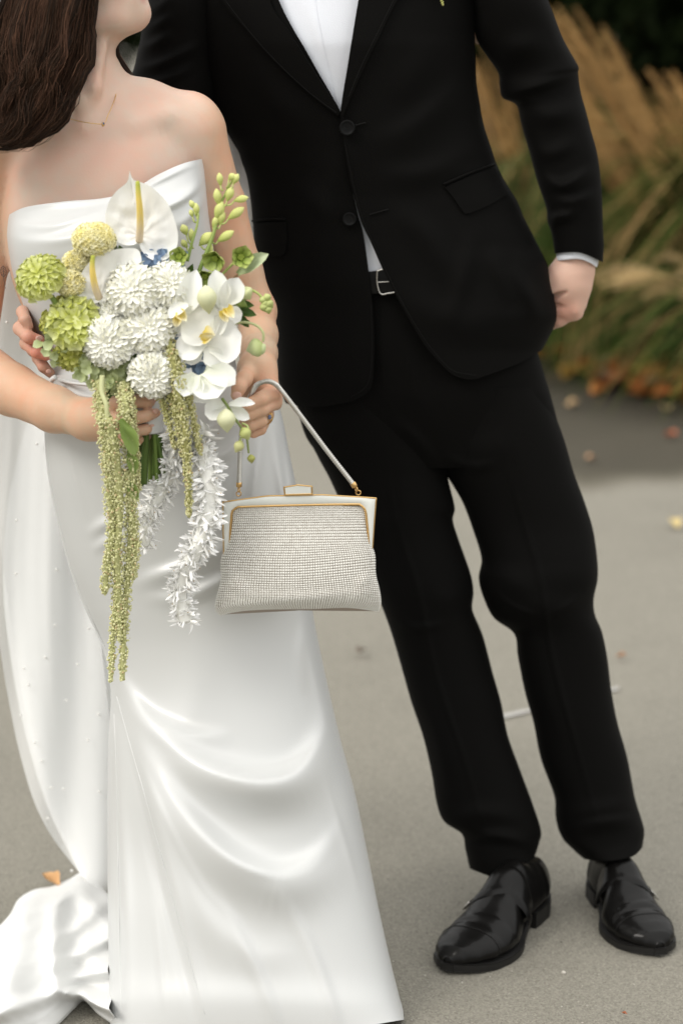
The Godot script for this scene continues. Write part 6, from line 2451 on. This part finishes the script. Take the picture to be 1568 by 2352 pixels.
func shrub(called: String, label: String, at: Vector3, size: Vector3, leaves: int, leaf: float, tone: Color, spot: Color, share: float, seed_: int, category := "shrub", group := "") -> void:
	var r := RandomNumberGenerator.new()
	r.seed = seed_
	var o := node(called, null, at)
	tag(o, label, category, group)
	var b := Buf.new()
	for i in 9:
		var a := TAU * i / 9.0 + r.randf()
		var d := Vector3(cos(a) * size.x * 0.7, size.y * r.randf_range(0.6, 0.95), sin(a) * size.z * 0.7)
		b.tube(even3(PackedVector3Array([Vector3(cos(a), 0, sin(a)) * 0.06, d * Vector3(0.35, 0.5, 0.35), d]), 8), PackedFloat32Array([0.03, 0.028, 0.025, 0.022, 0.02, 0.017, 0.014, 0.01, 0.006]), 6)
	put("branches", b, M.wood_dark, o)
	# an inner mass of twigs, and leaves through the whole crown
	var mm := MultiMesh.new()
	mm.transform_format = MultiMesh.TRANSFORM_3D
	mm.use_colors = true
	var lf := petal(3, 2, 2.4, 0.2, -0.15, 0.0, 0.3)
	mm.mesh = lf.mesh()
	mm.instance_count = leaves
	for i in leaves:
		var d := Vector3(r.randfn(0, 1), r.randfn(0, 1), r.randfn(0, 1)).normalized()
		var lump := 0.8 + 0.34 * noise.get_noise_3d(d.x * 2.2 + seed_, d.y * 2.2, d.z * 2.2)
		var p := d * pow(r.randf(), 0.22) * lump
		p = Vector3(p.x * size.x, size.y * 0.5 + p.y * size.y * 0.56, p.z * size.z)
		p.y = maxf(p.y, 0.03)
		var y := (Vector3(d.x, d.y * 0.5 - 0.2, d.z) + Vector3(r.randfn(0, 0.5), r.randfn(0, 0.5), r.randfn(0, 0.5))).normalized()
		var s := leaf * r.randf_range(0.7, 1.3)
		mm.set_instance_transform(i, frame_at(p, y * s, d + Vector3(0.1, 0.5, 0.2), s * 0.5))
		var c := tone.lerp(tone * 1.8, r.randf())
		if r.randf() < share:
			c = spot
		mm.set_instance_color(i, c)
	var mi := MultiMeshInstance3D.new()
	mi.name = "foliage"
	mi.multimesh = mm
	mi.material_override = M.leaf_far
	mi.set_meta("kind", "stuff")
	o.add_child(mi, true)


func build_planting() -> void:
	var olive := Color(0.030, 0.038, 0.011)
	var deep := Color(0.018, 0.034, 0.010)
	var tan := Color(0.46, 0.28, 0.115)
	grass_plant("tall tan plumed grass leaning left beside the man's elbow", Vector3(1.33, 0.02, -4.5), 11, 0.42, 0.93, Vector3(-0.52, 0, 0.05), 700, 46, olive, tan)
	grass_plant("grass clump with drooping pale plumes at the right edge of the photo", Vector3(1.37, 0.02, -4.08), 12, 0.5, 0.5, Vector3(-0.55, 0, 0.15), 600, 20, deep, Color(0.55, 0.40, 0.20), 0.4)
	grass_plant("low green grass clump behind the man's left hand", Vector3(0.89, 0.02, -4.48), 13, 0.4, 0.5, Vector3(-0.15, 0, 0.15), 800, 0, Color(0.036, 0.062, 0.013), tan)
	grass_plant("olive grass clump seen between the man's arm and his jacket", Vector3(0.74, 0.02, -5.38), 14, 0.5, 0.8, Vector3(-0.3, 0, 0.05), 900, 22, Color(0.075, 0.08, 0.032), tan)
	grass_plant("second row grass clump behind the tall plumed one", Vector3(1.2, 0.02, -5.58), 15, 0.42, 0.92, Vector3(-0.45, 0, 0.0), 700, 40, olive, tan)
	grass_plant("tan plumed clump between the tall one and the right edge", Vector3(1.62, 0.02, -4.9), 18, 0.45, 0.76, Vector3(-0.5, 0, 0.05), 600, 46, olive, tan)
	grass_plant("grass clump beyond the right edge of the photo", Vector3(1.95, 0.02, -4.3), 16, 0.5, 0.66, Vector3(-0.45, 0, 0.05), 600, 40, olive, tan)
	grass_plant("farthest grass clump of the bed, behind the couple", Vector3(0.1, 0.02, -9.3), 17, 0.6, 0.8, Vector3(0.1, 0, 0.0), 600, 30, olive, tan)
	# dark evergreens close the view
	var n := 0
	for s in [[-3.6, -11.5, "at the far left"], [-1.9, -11.2, "left of the couple"], [-0.3, -11.0, "behind the couple"], [1.1, -9.6, "right behind the man's shoulder"], [2.3, -8.4, "above the tan plumes on the right"], [3.9, -8.0, "at the far right"], [1.5, -7.7, "above the plumes, nearest the man's elbow"]]:
		shrub("evergreen_shrub", "tall dark evergreen shrub %s" % s[2], Vector3(s[0], 0, s[1]), Vector3(1.25, 3.6, 1.0), 9000, 0.11, Color(0.004, 0.0065, 0.002), Color(0.10, 0.06, 0.006), 0.015, 40 + n, "shrub", "dark evergreens behind the grasses")
		n += 1
	shrub("leafy_bush", "mid green bush at the foot of the grasses behind the man's hand", Vector3(1.0, 0, -4.8), Vector3(0.42, 0.62, 0.3), 2600, 0.055, Color(0.014, 0.027, 0.006), Color(0.12, 0.2, 0.025), 0.05, 71)
	shrub("leafy_bush", "dark green bush below the drooping plumes", Vector3(1.45, 0, -4.55), Vector3(0.5, 0.75, 0.35), 2600, 0.06, Color(0.009, 0.017, 0.005), Color(0.10, 0.16, 0.02), 0.02, 72)


func leaf_mesh(seed_: int) -> ArrayMesh:
	var r := RandomNumberGenerator.new()
	r.seed = seed_
	var b := petal(6, 4, 2.6, r.randf_range(0.2, 0.5), r.randf_range(-0.2, 0.4), 0.25, 0.2, Color(1, 1, 1), Color(0.85, 0.8, 0.75), 0.45)
	return b.mesh()


func build_leaves() -> void:
	# autumn leaves heaped along the edge of the bed
	var mm := MultiMesh.new()
	mm.transform_format = MultiMesh.TRANSFORM_3D
	mm.use_colors = true
	mm.mesh = leaf_mesh(1)
	mm.instance_count = 800
	var tones := [Color(0.58, 0.19, 0.06), Color(0.62, 0.30, 0.10), Color(0.36, 0.12, 0.05), Color(0.64, 0.42, 0.10), Color(0.58, 0.42, 0.26), Color(0.26, 0.11, 0.05)]
	for i in 800:
		var x := rng.randf_range(0.72, 3.4)
		var front := line_at([0.6, -5.2, 0.75, -4.6, 0.9, -4.25, 1.2, -4.0, 3.5, -3.8], x)
		var z := front - absf(rng.randfn(0, 0.15)) + 0.14
		if x < 0.95 and rng.randf() < 0.55:
			x += 0.4
			z = line_at([0.6, -5.2, 0.75, -4.6, 0.9, -4.25, 1.2, -4.0, 3.5, -3.8], x) - absf(rng.randfn(0, 0.15)) + 0.14
		var s := rng.randf_range(0.07, 0.12)
		mm.set_instance_transform(i, frame_at(Vector3(x, rng.randf_range(0.015, 0.09), z), Vector3(rng.randfn(0, 1), rng.randfn(0, 0.25), rng.randfn(0, 1)).normalized() * s, Vector3(rng.randfn(0, 0.3), 1, rng.randfn(0, 0.3)), s * 0.6))
		mm.set_instance_color(i, tones[rng.randi() % 6])
	var mi := MultiMeshInstance3D.new()
	mi.name = "leaf_litter"
	mi.multimesh = mm
	mi.material_override = M.leaf_dry
	tag(mi, "rust and yellow autumn leaves heaped at the edge of the bed", "leaves", "", "stuff")
	add_child(mi)
	# single leaves on the path
	var k := 0
	for l in [[1525, 999, 34, Color(0.52, 0.17, 0.09), "red fallen leaf on the dark asphalt at the right edge"],
		[1368, 1054, 30, Color(0.55, 0.34, 0.2), "tan fallen leaf on the dark asphalt right of the man's thigh"],
		[1556, 1212, 46, Color(0.62, 0.50, 0.24), "pale yellow fallen leaf at the right edge level with his knee"],
		[1414, 1508, 24, Color(0.40, 0.22, 0.12), "brown fallen leaf right of the man's left shin"],
		[835, 1494, 34, Color(0.16, 0.12, 0.09), "dark fallen leaf between the gown and the man's right shin"],
		[136, 2034, 60, Color(0.62, 0.37, 0.18), "orange fallen leaf half under the train"],
		[1300, 932, 34, Color(0.60, 0.42, 0.24), "beige fallen leaf beside the man's left hip"],
		[1524, 938, 44, Color(0.60, 0.45, 0.26), "cream fallen leaf at the foot of the leaf heap"],
		[1440, 2330, 14, Color(0.34, 0.12, 0.06), "small rust leaf crumb in front of the right shoe"]]:
		var b := petal(6, 4, 2.6, 0.35, 0.15, 0.25, 0.2, l[3], (l[3] as Color) * 0.85, 0.45)
		var at := G(l[0], l[1], 0.01)
		var s := S(l[2], at.z)
		var o := put("fallen_leaf", b, M.leaf_dry)
		var a := 0.7 + k * 1.9
		o.transform = frame_at(at, Vector3(cos(a), 0.08, sin(a)) * s, Vector3(0.1, 1, 0.05), s * 0.7)
		tag(o, l[4], "leaf", "leaves fallen on the path")
		k += 1
